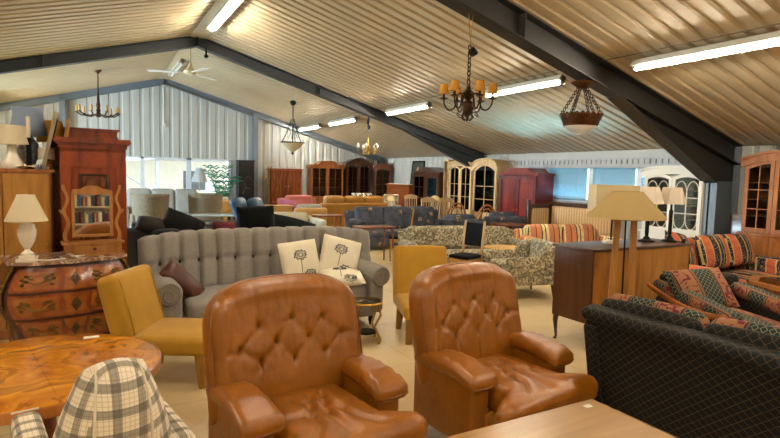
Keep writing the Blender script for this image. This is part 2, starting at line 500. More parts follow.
BLUECER = plain('blue ceramic', '9fa8bd', .2, 0, .5, 22, coat=.5)
CREAMSH = shade_mat('cream shade cloth', 'e2d5b8', .3)
LINENSH = shade_mat('beige linen shade', 'bca470', .2)
REEDSH = shade_mat('reed shade', 'd8c8a0', .3)
BLUESH = shade_mat('blue shade cloth', '8b9fba', .2)
YELSH = shade_mat('amber shade cloth', 'c08a2c', .35)
WHITESH = shade_mat('white shade cloth', 'e3d6c4', .3)
ALAB = shade_mat('alabaster glass', 'd9cba6', .45)
GLASS = glass()
SMOKE = glass('dim cabinet glass', (.72, .72, .69, 1), -.05)
MIRROR = plain('silver mirror', 'e8e8e8', .02, 1, 0)
PAPER = plain('white paper', 'dcdad2', .8, 0, .02)
LEAF = shade_mat('palm leaf', '2c8062', .4)
# ------------------------------------------------------------------ the hall
XR, ZR, XE, ZE = 1.84, 4.275, 9.11, 2.27
XL = 2 * XR - XE
SL = (ZR - ZE) / (XE - XR)
YF, YB = 16.76, -4.5
def roof(x): return ZR - SL * abs(x - XR)
FLOORM = m_floor()
CEILM = plain('cream ceiling sheet', 'b9a98a', .38, .0, .05, 2)
WALLM = plain('white wall sheet', 'a2a5a2', .55, 0, .05, 1.5)
STEEL = plain('grey steel paint', '221f1c', .5, .1, .1, 3)
STEELB = plain('blue grey steel paint', '626d76', .5, .1, .1, 3)
FRAMEW = plain('white window frame', 'c4ccd2', .45, 0, .03)
TRIMM = plain('grey trim paint', '9a9c9c', .5, 0, .05)
struct('floor', MB().bar(XL - .1, XE + .1, YB - .1, YF + .1, -.1, 0), FLOORM)

def ceil(side):
    mb = MB(); P = .2; D = .03; ys = []
    y = YB
    while y < YF + .01:
        ys += [(y, 0), (y + .115, 0), (y + .135, D), (y + .18, D)]
        y += P
    xa, xb = (XR, XE + .12) if side > 0 else (XR, XL - .12)
    vs = []
    for (yy, d) in ys:
        vs += [(xa, yy, ZR + d), (xb, yy, roof(xb) + d)]
    n = len(ys)
    fs = [(2 * i, 2 * i + 1, 2 * i + 3, 2 * i + 2) for i in range(n - 1)]
    mb.add(vs, fs)
    # outer roof skin so that no daylight leaks in
    mb.add([(xa, YB - .2, ZR + .08), (xb, YB - .2, roof(xb) + .08), (xb, YF + .2, roof(xb) + .08), (xa, YF + .2, ZR + .08)], [(0, 1, 2, 3)])
    return struct('ceiling', mb, CEILM, angle=20)
ceil(1); ceil(-1)
# ridge capping strip under the apex
struct('trim_1', MB().prism([(XR - .16, roof(XR - .16) - .004), (XR, ZR - .004), (XR + .16, roof(XR + .16) - .004), (XR, ZR - .03)], YB, YF), CEILM)

def corr(mb, a0, a1, lo, hi, at, axis='x', P=.26, D=.02, sgn=1):
    """corrugated sheet; a runs along the wall, lo/hi give the height range, at is the plane"""
    pts = []; a = a0
    while a < a1:
        for da, d in ((0, 0), (.15, 0), (.175, D), (.235, D)):
            if a + da < a1: pts.append((a + da, d))
        a += P
    pts.append((a1, 0)); vs = []
    for (q, d) in pts:
        for z in (lo(q), hi(q)):
            vs.append((q, at + sgn * d, z) if axis == 'x' else (at + sgn * d, q, z))
    mb.add(vs, [(2 * i, 2 * i + 2, 2 * i + 3, 2 * i + 1) for i in range(len(pts) - 1)])
K = lambda z: (lambda q: z)
# far gable wall with its long window opening
WX0, WX1, WZ0, WZ1 = -.25, 3.74, .95, 2.03
mb = MB()
corr(mb, XL, WX0, K(0), roof, YF, sgn=1); corr(mb, WX1, XE, K(0), roof, YF, sgn=1)
corr(mb, WX0, WX1, K(0), K(WZ0), YF, sgn=1); corr(mb, WX0, WX1, K(WZ1), roof, YF, sgn=1)
mb.bar(XL, WX0, YF + .06, YF + .12, 0, 2.0); mb.bar(WX1, XE, YF + .06, YF + .12, 0, 2.2)
mb.prism([(XL, 2.0), (XE, 2.2), (XE, ZE), (XR, ZR), (XL, ZE)], YF + .125, YF + .16) if False else None
wf = struct('wall_far', mb, WALLM, angle=20)
# near gable wall behind the camera
mb = MB().prism([(XL, 0), (XE, 0), (XE, ZE), (XR, ZR), (XL, ZE)], YB - .1, YB)
struct('wall_near', mb, WALLM)
# right wall, windows between y 6.4 and 10
RZ0, RZ1 = 1.2, 1.9
mb = MB()
mb.bar(XE, XE + .12, YB, YF, 0, RZ0); mb.bar(XE, XE + .12, YB, 6.1, RZ0, ZE); mb.bar(XE, XE + .12, 10.0, YF, RZ0, ZE)
mb.bar(XE, XE + .12, 6.1, 10.0, RZ1 + .06, ZE)
corr(mb, 10.0, YF, K(0), K(ZE), XE - .035, axis='y', sgn=1)
corr(mb, YB, 4.9, K(0), K(ZE), XE - .035, axis='y', sgn=1)
struct('wall_right', mb, WALLM, angle=20)
mb = MB(); mb.bar(XE - .06, XE, 4.95, 11.1, 1.93, 2.0)
for i in range(50):
    mb.bar(XE - .03, XE, 5.0 + i * .122, 5.13 + i * .122, 2.0, 2.09); mb.bar(XE - .05, XE, 5.0 + i * .122, 5.06 + i * .122, 2.0, 2.09)
mb.bar(XE - .05, XE, 4.95, 11.1, 2.09, 2.13)
struct('trim_2', mb, TRIMM)
# left wall, with an unseen window added to bring daylight to the far bay
mb = MB(); mb.bar(XL - .12, XL, YB, YF, 0, .9); mb.bar(XL - .12, XL, YB, 11.7, .9, ZE); mb.bar(XL - .12, XL, 13.0, YF, .9, ZE); mb.bar(XL - .12, XL, 11.7, 13.0, 2.0, ZE)
struct('wall_left', mb, WALLM)
struct('baseboard_right', MB().bar(XE - .05, XE - .036, 4.95, YF, 0, .1), TRIMM)

def portal(y, dep, hx0, hx1, hz, col, fl=.085):
    """one steel portal frame: two rafters, two haunches, two columns"""
    t = .014
    def rafter(s):
        mb = MB(); xa, xb = XR, XR + s * (XE - XR)
        def sl(z0, z1, w):
            ab = [(xa, ZR + z0), (xb, ZE + z0), (xb, ZE + z1), (xa, ZR + z1)]
            mb.prism(ab, y - w, y + w)
        sl(-.0, -t, fl); sl(0, -dep, .012); sl(-dep, -dep - t, fl)
        if hx0:
            a, b = XR + s * (hx0 - XR), XR + s * (hx1 - XR)
            za = roof(a) - dep
            mb.prism([(a, za), (b, hz), (XR + s * (XE - .02 - XR), hz), (XR + s * (XE - .02 - XR), ZE - dep * .5)], y - .014, y + .014)
            mb.prism([(a, za), (b, hz), (b, hz - .03), (a, za - .02)], y - fl, y + fl)
        # stiffener plate near the apex and mid rafter
        for q in (.0, .35):
            xq = xa + (xb - xa) * q
            mb.bar(xq - .008, xq + .008, y - fl, y + fl, roof(xq) - dep, roof(xq))
        return struct('roof_beam', mb, col)
    for s in (-1, 1):
        rafter(s)
        mb = MB(); xi = XR + s * ((hx1 or XE - .3) - XR); xo = XR + s * (XE - .03 - XR); hz_ = hz if hx0 else ZE
        mb.bar(min(xi, xo), max(xi, xo), y - .014, y + .014, 0, hz_)
        mb.bar(min(xi, xi + s * .02), max(xi, xi + s * .02), y - fl, y + fl, 0, hz_)
        mb.bar(min(xo, xo - s * .02), max(xo, xo - s * .02), y - fl, y + fl, 0, ZE - .02)
        struct('steel_column', mb, STEELB)
portal(4.86, .30, 6.1, 8.45, 1.70, STEEL, .115)
portal(11.16, .19, 6.6, 8.75, 1.9, plain('slate steel paint', '333a40', .5, .1, .1, 3))
portal(YF - .10, .17, 0, 0, 0, STEELB, .07)
portal(-1.6, .30, 6.1, 8.45, 1.70, STEEL, .1)
for x in (4.46, -.65):
    struct('steel_column', MB().bar(x - .07, x + .07, YF - .19, YF - .02, 0, roof(x) - .17), STEELB)
# little conduit and socket box on the far wall under the apex
mb = MB().bar(1.83, 1.85, YF - .03, YF, 2.95, 4.0); mb.bar(1.8, 1.88, YF - .06, YF, 2.9, 3.0)
tag(mb.build('cable_conduit', FRAMEW), 'thin white conduit running down the far wall from the roof apex to a box', 'conduit')

# ---------------- windows
def window(name, horiz, a0, a1, z0, z1, at, mull, t=.06, fw=.055):
    mb = MB(); panes = []
    def B(p, q, z_0, z_1):
        if horiz: mb.bar(p, q, at - t / 2, at + t / 2, z_0, z_1)
        else: mb.bar(at - t / 2, at + t / 2, p, q, z_0, z_1)
    B(a0, a1, z0, z0 + fw); B(a0, a1, z1 - fw, z1)
    for (p, q) in mull: B(p, q, z0, z1)
    o = struct(name, mb, FRAMEW)
    ms = sorted(mull)
    for i in range(len(ms) - 1):
        p, q = ms[i][1], ms[i + 1][0]; g = MB()
        if horiz: g.bar(p, q, at - .004, at + .004, z0 + fw, z1 - fw)
        else: g.bar(at - .004, at + .004, p, q, z0 + fw, z1 - fw)
        g.build('pane', GLASS, o)
    return o
window('window_1', True, WX0, WX1, WZ0, WZ1, YF, [(WX0, WX0 + .06), (1.21, 1.31), (2.44, 2.58), (3.66, WX1)])
window('window_2', False, 7.7, 8.95, RZ0, RZ1 + .06, XE + .03, [(7.7, 7.76), (8.89, 8.95)])
window('window_3', False, 6.58, 7.7, RZ0, RZ1 + .06, XE + .03, [(6.58, 6.63), (7.64, 7.7)])
window('window_4', False, 6.1, 6.58, RZ0, RZ1 + .06, XE + .03, [(6.1, 6.15), (6.53, 6.58)])
window('window_5', False, 8.95, 10.0, RZ0, RZ1 + .06, XE + .03, [(8.95, 9.0), (9.95, 10.0)])
window('added_window_6', False, 11.7, 13.0, .9, 2.0, XL - .06, [(11.7, 11.76), (12.94, 13.0)])  # added out of view to let cool light onto the far wall

# venetian blinds on the right wall windows
BLM = NT('pale blue slat'); BLM.p(Base_Color=lin('7fa9b8'), Roughness=.5)
tl = BLM.new('ShaderNodeBsdfTranslucent'); tl.inputs[0].default_value = lin('6aa8ba'); mx = BLM.new('ShaderNodeMixShader'); mx.inputs[0].default_value = .1
BLM.l(BLM.b.outputs[0], mx.inputs[1]); BLM.l(tl.outputs[0], mx.inputs[2]); BLM.l(mx.outputs[0], BLM.out.inputs[0])
for (a, b, lab) in ((7.78, 8.9, 'closed pale blue venetian blind beside the red mahogany wardrobe'), (6.64, 7.64, 'closed pale blue venetian blind behind the reed lampshade'), (6.12, 6.5, 'narrow blue venetian blind beside the white display cabinet'), (9.0, 9.96, 'blue venetian blind mostly hidden behind the red mahogany wardrobe')):
    bl = thing('venetian_blind', lab, 'blind', (XE - .02, (a + b) / 2, RZ0))
    w = (b - a) / 2; mb = MB(); z = .03
    while z < RZ1 - RZ0 + .02:
        mb.add([(-.0095, -w, z + .0195), (-.0095, w, z + .0195), (.0095, w, z), (.0095, -w, z)], [(0, 1, 2, 3)]); z += .0205
    mb.build('slats', BLM.m, bl, kind='stuff')
    MB().bar(-.02, .02, -w, w, RZ1 - RZ0 + .025, RZ1 - RZ0 + .05).build('headrail', FRAMEW, bl)
    MB().bar(-.012, .012, -w, w, .005, .025).build('bottom_rail', FRAMEW, bl)
    for q in (-.6, .6): MB().bar(-.012, -.01, q * w - .004, q * w + .004, .02, RZ1 - RZ0 + .03).build('cord', FRAMEW, bl)

# ---------------- outside the far window
struct('outside_ground', MB().bar(-16, 22, YF + .3, 60, -.35, -.25), plain('pale gravel', 'c9c4b6', .9, 0, .1, 2))
struct('outside_ground', MB().bar(XE + .3, 22, -5, YF + .3, -.35, -.25), plain('pale gravel', 'c9c4b6', .9))
bd = thing('building', 'pale low building with a sloping lean-to roof outside the far window', 'building', (1.8, 27, -.25))
MB().bar(-6, 5.5, 0, 5, 0, 2.35).build('wall', plain('cream render', 'd9d6ca', .9, 0, .05), bd)
MB().prism([(-6.3, 2.35), (5.9, 2.35), (5.9, 2.55), (-.5, 3.2), (-6.3, 2.9)], -.4, 5.3).build('roof', plain('pale roof sheet', 'b9bcc0', .7), bd)
MB().prism([(-1.9, 2.1), (3.9, 2.75), (3.9, 2.85), (-1.9, 2.2)], -2.8, 0).build('lean_to_roof', plain('pale roof sheet', 'b9bcc0', .7), bd)
for x in (-1.7, .6, 3.6):
    MB().bar(x - .06, x + .06, -2.7, -2.58, 0, 2.2 + (x + 1.9) * .112).build('post', plain('grey post', '7f858a', .7), bd)
mb = MB(); mb.cyl((-1.2, -2.64, 2.1), (1.0, -2.64, .6), .04); mb.bar(-1.7, 3.6, -2.66, -2.62, 1.0, 1.06)
mb.build('brace', plain('grey post', '7f858a', .7), bd)
mb = MB().bar(2.0, 3.0, -.02, .0, 1.0, 1.9)
mb.build('window', plain('dark pane', '5a6068', .2), bd)

# ---------------- fluorescent ceiling lights
TUBE = emit('lit fluorescent tube', (1, .87, .67, 1), 325)
TRAY = plain('white light tray', 'c9c2b2', .45, 0, .02)
OFFTUBE = plain('unlit tube', 'd8dbd8', .3, 0, 0)
def ceiling_light(label, x, y, L=1.45, lit=True):
    z = roof(x) - .075
    t = thing('ceiling_light', label, 'ceiling light', (x, y, z), 0, 'fluorescent lights under the roof')
    T = rot(0, math.degrees(math.atan(SL)) * (1 if x > XR + .1 else -1 if x < XR - .1 else 0), 0)
    h = L / 2
    MB().prism([(-.05, .055), (.05, .055), (.088, -.022), (.088, -.036), (-.088, -.036), (-.088, -.022)], -h, h, T=T).build('tray', TRAY, t)
    for s in (-.6, .6): MB().bar(-.012, .012, s * h - .012, s * h + .012, .05, .075, T=T).build('bracket', TRAY, t)
    MB().tube([(0, -h + .03, -.051), (0, h - .03, -.051)], .014, 8, T=T).build('tube', TUBE if lit else OFFTUBE, t)
    for s in (-1, 1):
        MB().box(0, s * (h - .015), -.01, .06, .03, .12, T=T).build('end_cap', TRAY, t)
    return t
for i, (y, lab) in enumerate([(-2.6, 'behind the camera over the right slope'), (.8, 'just over the camera on the right slope'), (3.55, 'nearest and largest one at the upper right'), (6.4, 'half hidden behind the chandelier with amber shades'), (9.85, 'over the middle right, past the amber chandelier'), (13.2, 'right of the bowl pendant'), (15.7, 'farthest right row, behind the bowl pendant')]):
    ceiling_light('fluorescent ceiling light ' + lab, 5.88, y, 1.7)
for y, lab in ((-3.2, 'at the roof ridge behind the camera'), (.6, 'at the roof ridge over the camera'), (4.6, 'at the roof ridge just out of view'), (9.0, 'at the roof ridge on the top edge of the photo'), (14.4, 'at the roof ridge beside the ceiling fan')):
    ceiling_light(('unlit ' if y > 14 else '') + 'fluorescent ceiling light ' + lab, XR + .05, y, 2.0, y < 14)
for y, lab in ((-2.6, 'behind the camera over the left slope'), (.9, 'left of the camera over the left slope'), (4.6, 'over the round burl table on the left slope'), (15.2, 'over the blue lampshade at the left edge')):
    ceiling_light('fluorescent ceiling light ' + lab, -2.1, y, 1.7)
# supply wires strung between the right hand lights
mb = MB()
mb.tube([(5.72, YB + .2, roof(5.72) - .02), (5.72, 4.7, roof(5.72) - .02), (5.72, 12.5, roof(5.72) - .02)], .006, 5)
tag(mb.build('power_cable', plain('brown cable', '5a4a38', .6)), 'thin cable strung along the row of fluorescent lights on the right slope', 'cable')

# ---------------- world, daylight, camera
w = bpy.data.worlds.new('sky'); SC.world = w; w.use_nodes = True
bg = w.node_tree.nodes['Background']; bg.inputs[0].default_value = (.72, .88, 1, 1); bg.inputs[1].default_value = 4.2
def area(name, loc, rotd, sx, sy, e, col):
    L = bpy.data.lights.new(name, 'AREA'); L.shape = 'RECTANGLE'; L.size = sx; L.size_y = sy; L.energy = e; L.color = col
    o = bpy.data.objects.new(name, L); COL.objects.link(o); o.location = loc; o.rotation_euler = [radians(a) for a in rotd]
    return o
# daylight through the right windows and the added, unseen left window
area('added_daylight_left', (XL - .25, 12.35, 1.5), (0, -90, 0), 1.1, 1.3, 1900, (.62, .84, 1))
area('daylight_right', (XE + .8, 8.0, .42), (0, 143, 0), .9, 5.0, 6500, (.28, .7, 1))

sl_ = bpy.data.lights.new('sun', 'SUN'); sl_.energy = 9; sl_.angle = .02; sl_.color = (1, .95, .88); so_ = bpy.data.objects.new('sun', sl_); COL.objects.link(so_); so_.rotation_euler = (radians(48), 0, 0)
cam = bpy.data.cameras.new('camera'); co = bpy.data.objects.new('camera', cam); COL.objects.link(co)
SC.camera = co
YAW, PIT, ROLL, FPX, HC = .511, .0803, .0253, 532.4, 1.65
fv = Vector((sin(YAW) * cos(PIT), cos(YAW) * cos(PIT), -sin(PIT))); rv = Vector((cos(YAW), -sin(YAW), 0)); uv_ = rv.cross(fv)
rv, uv_ = cos(ROLL) * rv + sin(ROLL) * uv_, -sin(ROLL) * rv + cos(ROLL) * uv_
M_ = Matrix((rv, uv_, -fv)).transposed().to_4x4(); M_.translation = (0, 0, HC); co.matrix_world = M_
cam.sensor_width = 36; cam.lens = 36 * FPX / 780; cam.clip_start = .05
SC.view_settings.view_transform = 'Standard'; SC.view_settings.look = 'None'; SC.view_settings.gamma = 1; SC.view_settings.exposure = .0
SC.cycles.use_denoising = True; SC.cycles.max_bounces = 8; SC.cycles.transparent_max_bounces = 16; SC.cycles.sample_clamp_indirect = 10
SC.cycles.caustics_reflective = False; SC.cycles.caustics_refractive = False
# ================================================================== foreground furniture
def seg_d(px, py, ax, ay, bx, by):
    dx, dy = bx - ax, by - ay; L = dx * dx + dy * dy
    t = max(0, min(1, ((px - ax) * dx + (py - ay) * dy) / L)) if L else 0
    return math.hypot(px - ax - t * dx, py - ay - t * dy)
# ---- two tufted leather armchairs, local front = -y
BT = [(-.42, .64), (0, .66), (.42, .64), (-.66, .5), (-.21, .5), (.21, .5), (.66, .5), (-.42, .37), (0, .36), (.42, .37)]
CR = [((-.42, .64), (-.46, 1)), ((0, .66), (0, 1)), ((.42, .64), (.46, 1)), ((-.42, .37), (-.36, 0)), ((0, .36), (0, 0)), ((.42, .37), (.36, 0)),
      ((-.42, .64), (-.66, .5)), ((-.42, .64), (-.21, .5)), ((0, .66), (-.21, .5)), ((0, .66), (.21, .5)), ((.42, .64), (.21, .5)), ((.42, .64), (.66, .5)),
      ((-.66, .5), (-.42, .37)), ((-.21, .5), (-.42, .37)), ((-.21, .5), (0, .36)), ((.21, .5), (0, .36)), ((.21, .5), (.42, .37)), ((.66, .5), (.42, .37)), ((-.66, .5), (-.95, .55)), ((.66, .5), (.95, .55))]
WR = []
for (a_, b_) in BT:
    for k_ in range(6):
        an_ = k_ * 1.05 + a_ * 3 + b_ * 5; ln_ = .09 + .1 * random.random()
        WR.append((a_, b_ * .85, a_ + ln_ * cos(an_), b_ * .85 + ln_ * sin(an_), .003 + .003 * random.random()))
for k_ in range(16):
    a_ = random.uniform(-.8, .8); b_ = random.uniform(.5, .8); WR.append((a_, b_, a_ + random.uniform(-.08, .08), b_ + random.uniform(.1, .2), .003))
def leather_armchair(label, x, y, rz, name='leather_armchair'):
    t = thing(name, label, 'armchair', (x, y, 0), rz, 'cognac leather armchairs')
    bk = tr(0, .22, .33) @ rot(-13)
    W, H, TH = .94, .74, .2
    def bf(u, v):
        d = .045 * (1 - u * u) + .015
        for (a, b) in CR: d -= .0065 * exp(-(seg_d(u, v * .85, a[0], a[1] * .85, b[0], b[1] * .85) / .02) ** 2)
        for w_ in WR: d -= w_[4] * exp(-(seg_d(u, v * .85, w_[0], w_[1], w_[2], w_[3]) / .014) ** 2)
        for (a, b) in BT: d -= .009 * exp(-(((u - a) ** 2 + ((v - b) * .85) ** 2) / .042 ** 2))
        d += .034 * exp(-((abs(u) - .86) / .075) ** 2) + .02 * exp(-((v - .9) / .06) ** 2) * (1 - u * u)
        return d
    topf = lambda u: .66 + .34 * (1 - abs(u) ** 3.2) ** .5
    b = MB().pad(W, H, TH, top=topf, front=bf, nu=96, nv=64, curve=.06, T=bk).build('backrest', LEATHER, t, angle=80)
    for (a, v) in BT:
        vv = v * topf(a) * H
        yb = -TH / 2 - bf(a, v) - .06 * abs(a) ** 2.5
        MB().rbox(0, 0, 0, .026, .014, .026, r=.007, n=2, flat=1, T=bk @ tr(a * W / 2, yb - .003, vv)).build('button', LEATHER, b)
    # welt along the rounded edge
    pts = []
    for i in range(41):
        u = -1 + 2 * i / 40; u = .5 * u + .5 * sin(pi / 2 * u); u *= .965
        pts.append((u * W / 2, -TH * .36 - .06 * abs(u) ** 2.5, H * (topf(u / .965) * .985)))
    pts = [(-W / 2 * .965, -TH * .36 - .06, .1)] + pts + [(W / 2 * .965, -TH * .36 - .06, .1)]
    MB().tube(pts, .006, 6, T=bk).build('welt', LPIPE, b)
    # seat cushion, T shaped front, sagging tufts
    sb = [(-.3, -.2), (.3, -.2), (0, -.2), (-.15, .05), (.15, .05), (-.3, .3), (0, .3), (.3, .3)]
    sc = [((-.3, -.2), (-.15, .05)), ((0, -.2), (-.15, .05)), ((0, -.2), (.15, .05)), ((.3, -.2), (.15, .05)), ((-.3, .3), (-.15, .05)), ((0, .3), (-.15, .05)), ((0, .3), (.15, .05)), ((.3, .3), (.15, .05)),
          ((-.3, -.2), (-.4, -.75)), ((0, -.2), (0, -.8)), ((.3, -.2), (.4, -.75)), ((-.3, -.2), (-.7, -.1)), ((.3, -.2), (.7, -.1))]
    def sf(p, q):
        x_, y_, z_ = p
        if q[2] > .1:
            d = 0
            for (a, b2) in sc: d -= .02 * exp(-(seg_d(q[0], q[1], a[0], a[1], b2[0], b2[1]) / .06) ** 2)
            for (a, b2) in sb: d -= .022 * exp(-((q[0] - a) ** 2 + (q[1] - b2) ** 2) / .06 ** 2)
            z_ += d + .03 * (1 - q[0] ** 2) * (1 - q[1] ** 2)
        k = 1 + .62 * max(0, min(1, (-q[1] - .52) / .22))   # wider in front of the arms
        return (x_ * k, y_, z_)
    MB().rbox(0, -.14, .345, .56, .78, .17, r=.07, n=5, flat=26, fn=sf).build('seat_cushion', LEATHER, t, angle=80)
    for s in (-1, 1):
        def af(p, q, s=s):
            x_, y_, z_ = p
            z_ += -.05 * max(0, -q[1] - .55) ** 1.2 * 1.6 + .01 * cos(q[1] * 3)
            x_ *= 1 + .12 * max(0, -q[1]) - .1 * max(0, q[1])
            z_ -= .012 * exp(-(q[1] + .62) ** 2 / .003) + .004 * sin(q[1] * 21 + s)
            return (x_, y_, z_)
        ar = MB().rbox(s * .375, -.015, .51, .205, .57, .098, r=.042, n=5, flat=14, fn=af, puff=(0, 0, .008)).build('armrest', LEATHER, t, angle=80)
        MB().tube([(s * .375 - .095, -.292, .462), (s * .375, -.302, .455), (s * .375 + .095, -.292, .462)], .006, 6).build('welt', LPIPE, ar)
        MB().rbox(s * .375, .01, .29, .15, .54, .42, r=.035, n=3, flat=4).build('side_panel', LEATHER, t)
    MB().rbox(0, 0, .19, .7, .56, .18, r=.02, n=2).build('base', LEATHER, t)
    MB().rbox(0, .3, .36, .8, .07, .5, r=.03, n=3, T=None).build('back_panel', LEATHER, t)
    for sx in (-1, 1):
        for sy in (-1, 1):
            MB().lathe([(.012, .09), (.014, .05), (.03, .045), (.034, .025), (.03, .004), (0, 0)], sx * .37, sy * .25, 0, 10).build('caster', BLACKM, t)
    return t
lc_ = leather_armchair('brown tufted leather armchair nearest the camera, beside the yellow slipper chair', 1.0, 2.66, 8)
copy_tree(lc_, 'brown tufted leather armchair behind the oak table, right of its twin', (2.28, 2.64, 0), 8)

# ---- oak coffee table
t = thing('coffee_table', 'plain oak table at the bottom edge with a small price tag', 'table', (1.62, 1.42, 0))
MB().rbox(0, 0, .475, 1.36, .88, .05, r=.006, n=2, flat=1).build('tabletop', OAKX, t)
for sx in (-1, 1):
    for sy in (-1, 1): MB().bar(sx * .62 - .035, sx * .62 + .035, sy * .38 - .035, sy * .38 + .035, 0, .45).build('leg', OAKX, t)
mb = MB()
mb.bar(-.6, .6, -.39, -.37, .37, .45); mb.bar(-.6, .6, .37, .39, .37, .45); mb.bar(-.63, -.61, -.37, .37, .37, .45); mb.bar(.61, .63, -.37, .37, .37, .45)
mb.build('apron', OAKX, t)
tag(MB().box(0, 0, 0, .045, .03, .0015).build('price_tag', PAPER, loc=(2.2, 1.80, .5015)), 'small white price tag lying on the oak table', 'tag')

# ---- round burl table
t = thing('round_table', 'round burl veneer table in front of the marble topped commode', 'table', (-.27, 3.45, 0))
t.rotation_euler.z = radians(12)
MB().lathe([(0, .485), (.58, .485), (.61, .49), (.615, .5), (.615, .54), (.61, .548), (.60, .55), (0, .55)], seg=64, cap=False).build('tabletop', BURL, t, angle=50)
MB().lathe([(.614, .492), (.62, .494), (.621, .5), (.621, .541), (.617, .547), (.608, .5495)], seg=64, cap=False).build('edge_band', wood('golden edge band', 'a8651e', '8a4d12', 'b87a30', 'z', 6, .3, .3), t, angle=50)
MB().lathe([(.23, 0), (.24, .03), (.12, .07), (.075, .12), (.07, .4), (.14, .46), (.2, .486)], seg=24).build('pedestal', CHERRY, t, angle=50)
tag(MB().box(0, 0, 0, .09, .04, .0015).build('price_tag', PAPER, loc=(-.02, 3.92, .5515)), 'white paper tag lying on the round burl table', 'tag')

# ---- plaid armchair, seen from behind
t = thing('plaid_armchair', 'beige and grey checked armchair seen from behind at the bottom edge', 'armchair', (.04, 2.3, 0), 180 + 10)
def ptop(u): return 1 - .06 * u * u
def pside(v): return 1 - .58 * v ** 1.9
bk = tr(0, .10, .36) @ rot(-8)
def pfr(u, v): return .03 * (1 - u * u) - .012 * exp(-((abs(u) - .34) / .05) ** 2)
MB().pad(.48, .60, .26, top=ptop, side=pside, front=pfr, nu=44, nv=30, curve=.06, e=2.4, T=bk).build('backrest', PLAID, t, angle=80)
def bulge(u, v, W=.48, TH=.26):
    e = (1 - abs(u) ** 2.4) ** .45 * (1 - abs(2 * v - 1) ** 2.4) ** .45
    return (W / 2 * u * pside(v), TH / 2 * e - .06 * abs(u) ** 2.5 + .002, .60 * v * ptop(u))
for s in (-1, 1):
    MB().tube([bulge(s * (.40 + .3 * v_ ** 2), v_) for v_ in [i / 24 for i in range(1, 25)]], .0055, 6, T=bk).build('piping', PIPING, t)
for s in (-1, 1):
    MB().rbox(s * .235, -.13, .375, .11, .64, .45, r=.035, n=3, flat=4).build('armrest', PLAID, t)
    MB().tube([(s * .235 + .05 * a, -.45, .598) for a in (-1, 1)], .005, 6).build('piping', PIPING, t)
MB().rbox(0, -.15, .36, .38, .58, .16, r=.05, n=3, puff=(0, 0, .02)).build('seat_cushion', PLAID, t)
MB().rbox(0, -.1, .2, .6, .6, .18, r=.02).build('base', PLAID, t)
for sx in (-1, 1):
    for sy in (-1, 1): MB().cyl((sx * .26, -.1 + sy * .26, .12), (sx * .27, -.1 + sy * .28, 0), .022, .014).build('leg', BROWNTOP, t)

LEGT = wood('tan beech leg', '8f6522', '744c14', '9c7230', 'z', 8, .4, .1)
# ---- mustard slipper chairs
def slipper(label, x, y, rz, bh=.86):
    t = thing('slipper_chair', label, 'chair', (x, y, 0), rz, 'mustard velvet slipper chairs')
    MB().rbox(0, -.03, .325, .60, .66, .14, r=.04, n=4, flat=8, puff=(.004, .006, .018)).build('seat', GOLD, t, angle=70)
    bk = tr(0, .26, .26) @ rot(-15)
    h = bh - .26
    b = MB().rbox(0, 0, h / 2, .60, .165, h, r=.045, n=4, flat=8, puff=(0, .015, .006), T=bk).build('backrest', GOLD, t, angle=70)
    for s in (-1, 1):
        MB().tube([(s * .25, -.086, .06), (s * .25, -.094, h * .5), (s * .25, -.082, h - .04), (s * .25, -.045, h), (s * .25, .045, h), (s * .25, .083, h - .05), (s * .25, .085, .1)], .006, 6, T=bk).build('piping', GOLD, b)
    for sx in (-1, 1):
        for sy in (-1, 1):
            MB().cyl((sx * .23, -.03 + sy * .25, .27), (sx * .245, -.03 + sy * .275, 0), .044, .03, 10).build('leg', LEGT, t)
    return t
slipper('mustard velvet slipper chair beside the marble topped commode', .57, 4.50, 60)
slipper('mustard velvet slipper chair between the grey sofa and the leather armchairs', 3.03, 4.58, -20, .9)

# ---- grey channel back sofa, local front = -y
t = thing('tufted_sofa', 'grey tweed sofa with a tall channelled and buttoned back', 'sofa', (1.66, 5.5, 0), 2)
W = 2.56; NCH = 13
def gtop(u):
    q = (u + 1) / 2 * NCH; f = q - math.floor(q); d = min(f, 1 - f)
    return (.86 + .14 * (1 - abs(u) ** 4)) * (1 - .022 * exp(-(d / .14) ** 2))
def gfr(u, v):
    q = (u + 1) / 2 * NCH; f = q - math.floor(q); d = min(f, 1 - f)
    r = .05 * (1 - exp(-(d / .13) ** 2)) + .02
    if v < .93: pass
    d0 = -.02 * exp(-((v - .52) / .035) ** 2) * .9
    dots = -.035 * exp(-(d / .12) ** 2 - ((v - .52) / .05) ** 2)
    return r + d0 + dots
bk = tr(0, .40, .38) @ rot(-9)
b = MB().pad(W, .66, .2, top=gtop, front=gfr, nu=182, nv=34, curve=.28, e=10, T=bk).build('backrest', GREY, t, angle=80)
for k in range(1, NCH):
    u = -1 + 2 * k / NCH
    MB().rbox(0, 0, 0, .038, .03, .038, r=.013, n=2, flat=1, T=bk @ tr(u * W / 2, -.1 - gfr(u, .52) - .28 * abs(u) ** 2.5 - .016, .52 * .66 * gtop(u))).build('button', BUTTON, b)
MB().rbox(0, -.08, .36, 1.86, .74, .19, r=.06, n=4, flat=10, puff=(0, .01, .02)).build('seat_cushion', GREY, t, angle=70)
MB().rbox(0, -.02, .2, 2.1, .78, .2, r=.03).build('base', GREY, t)
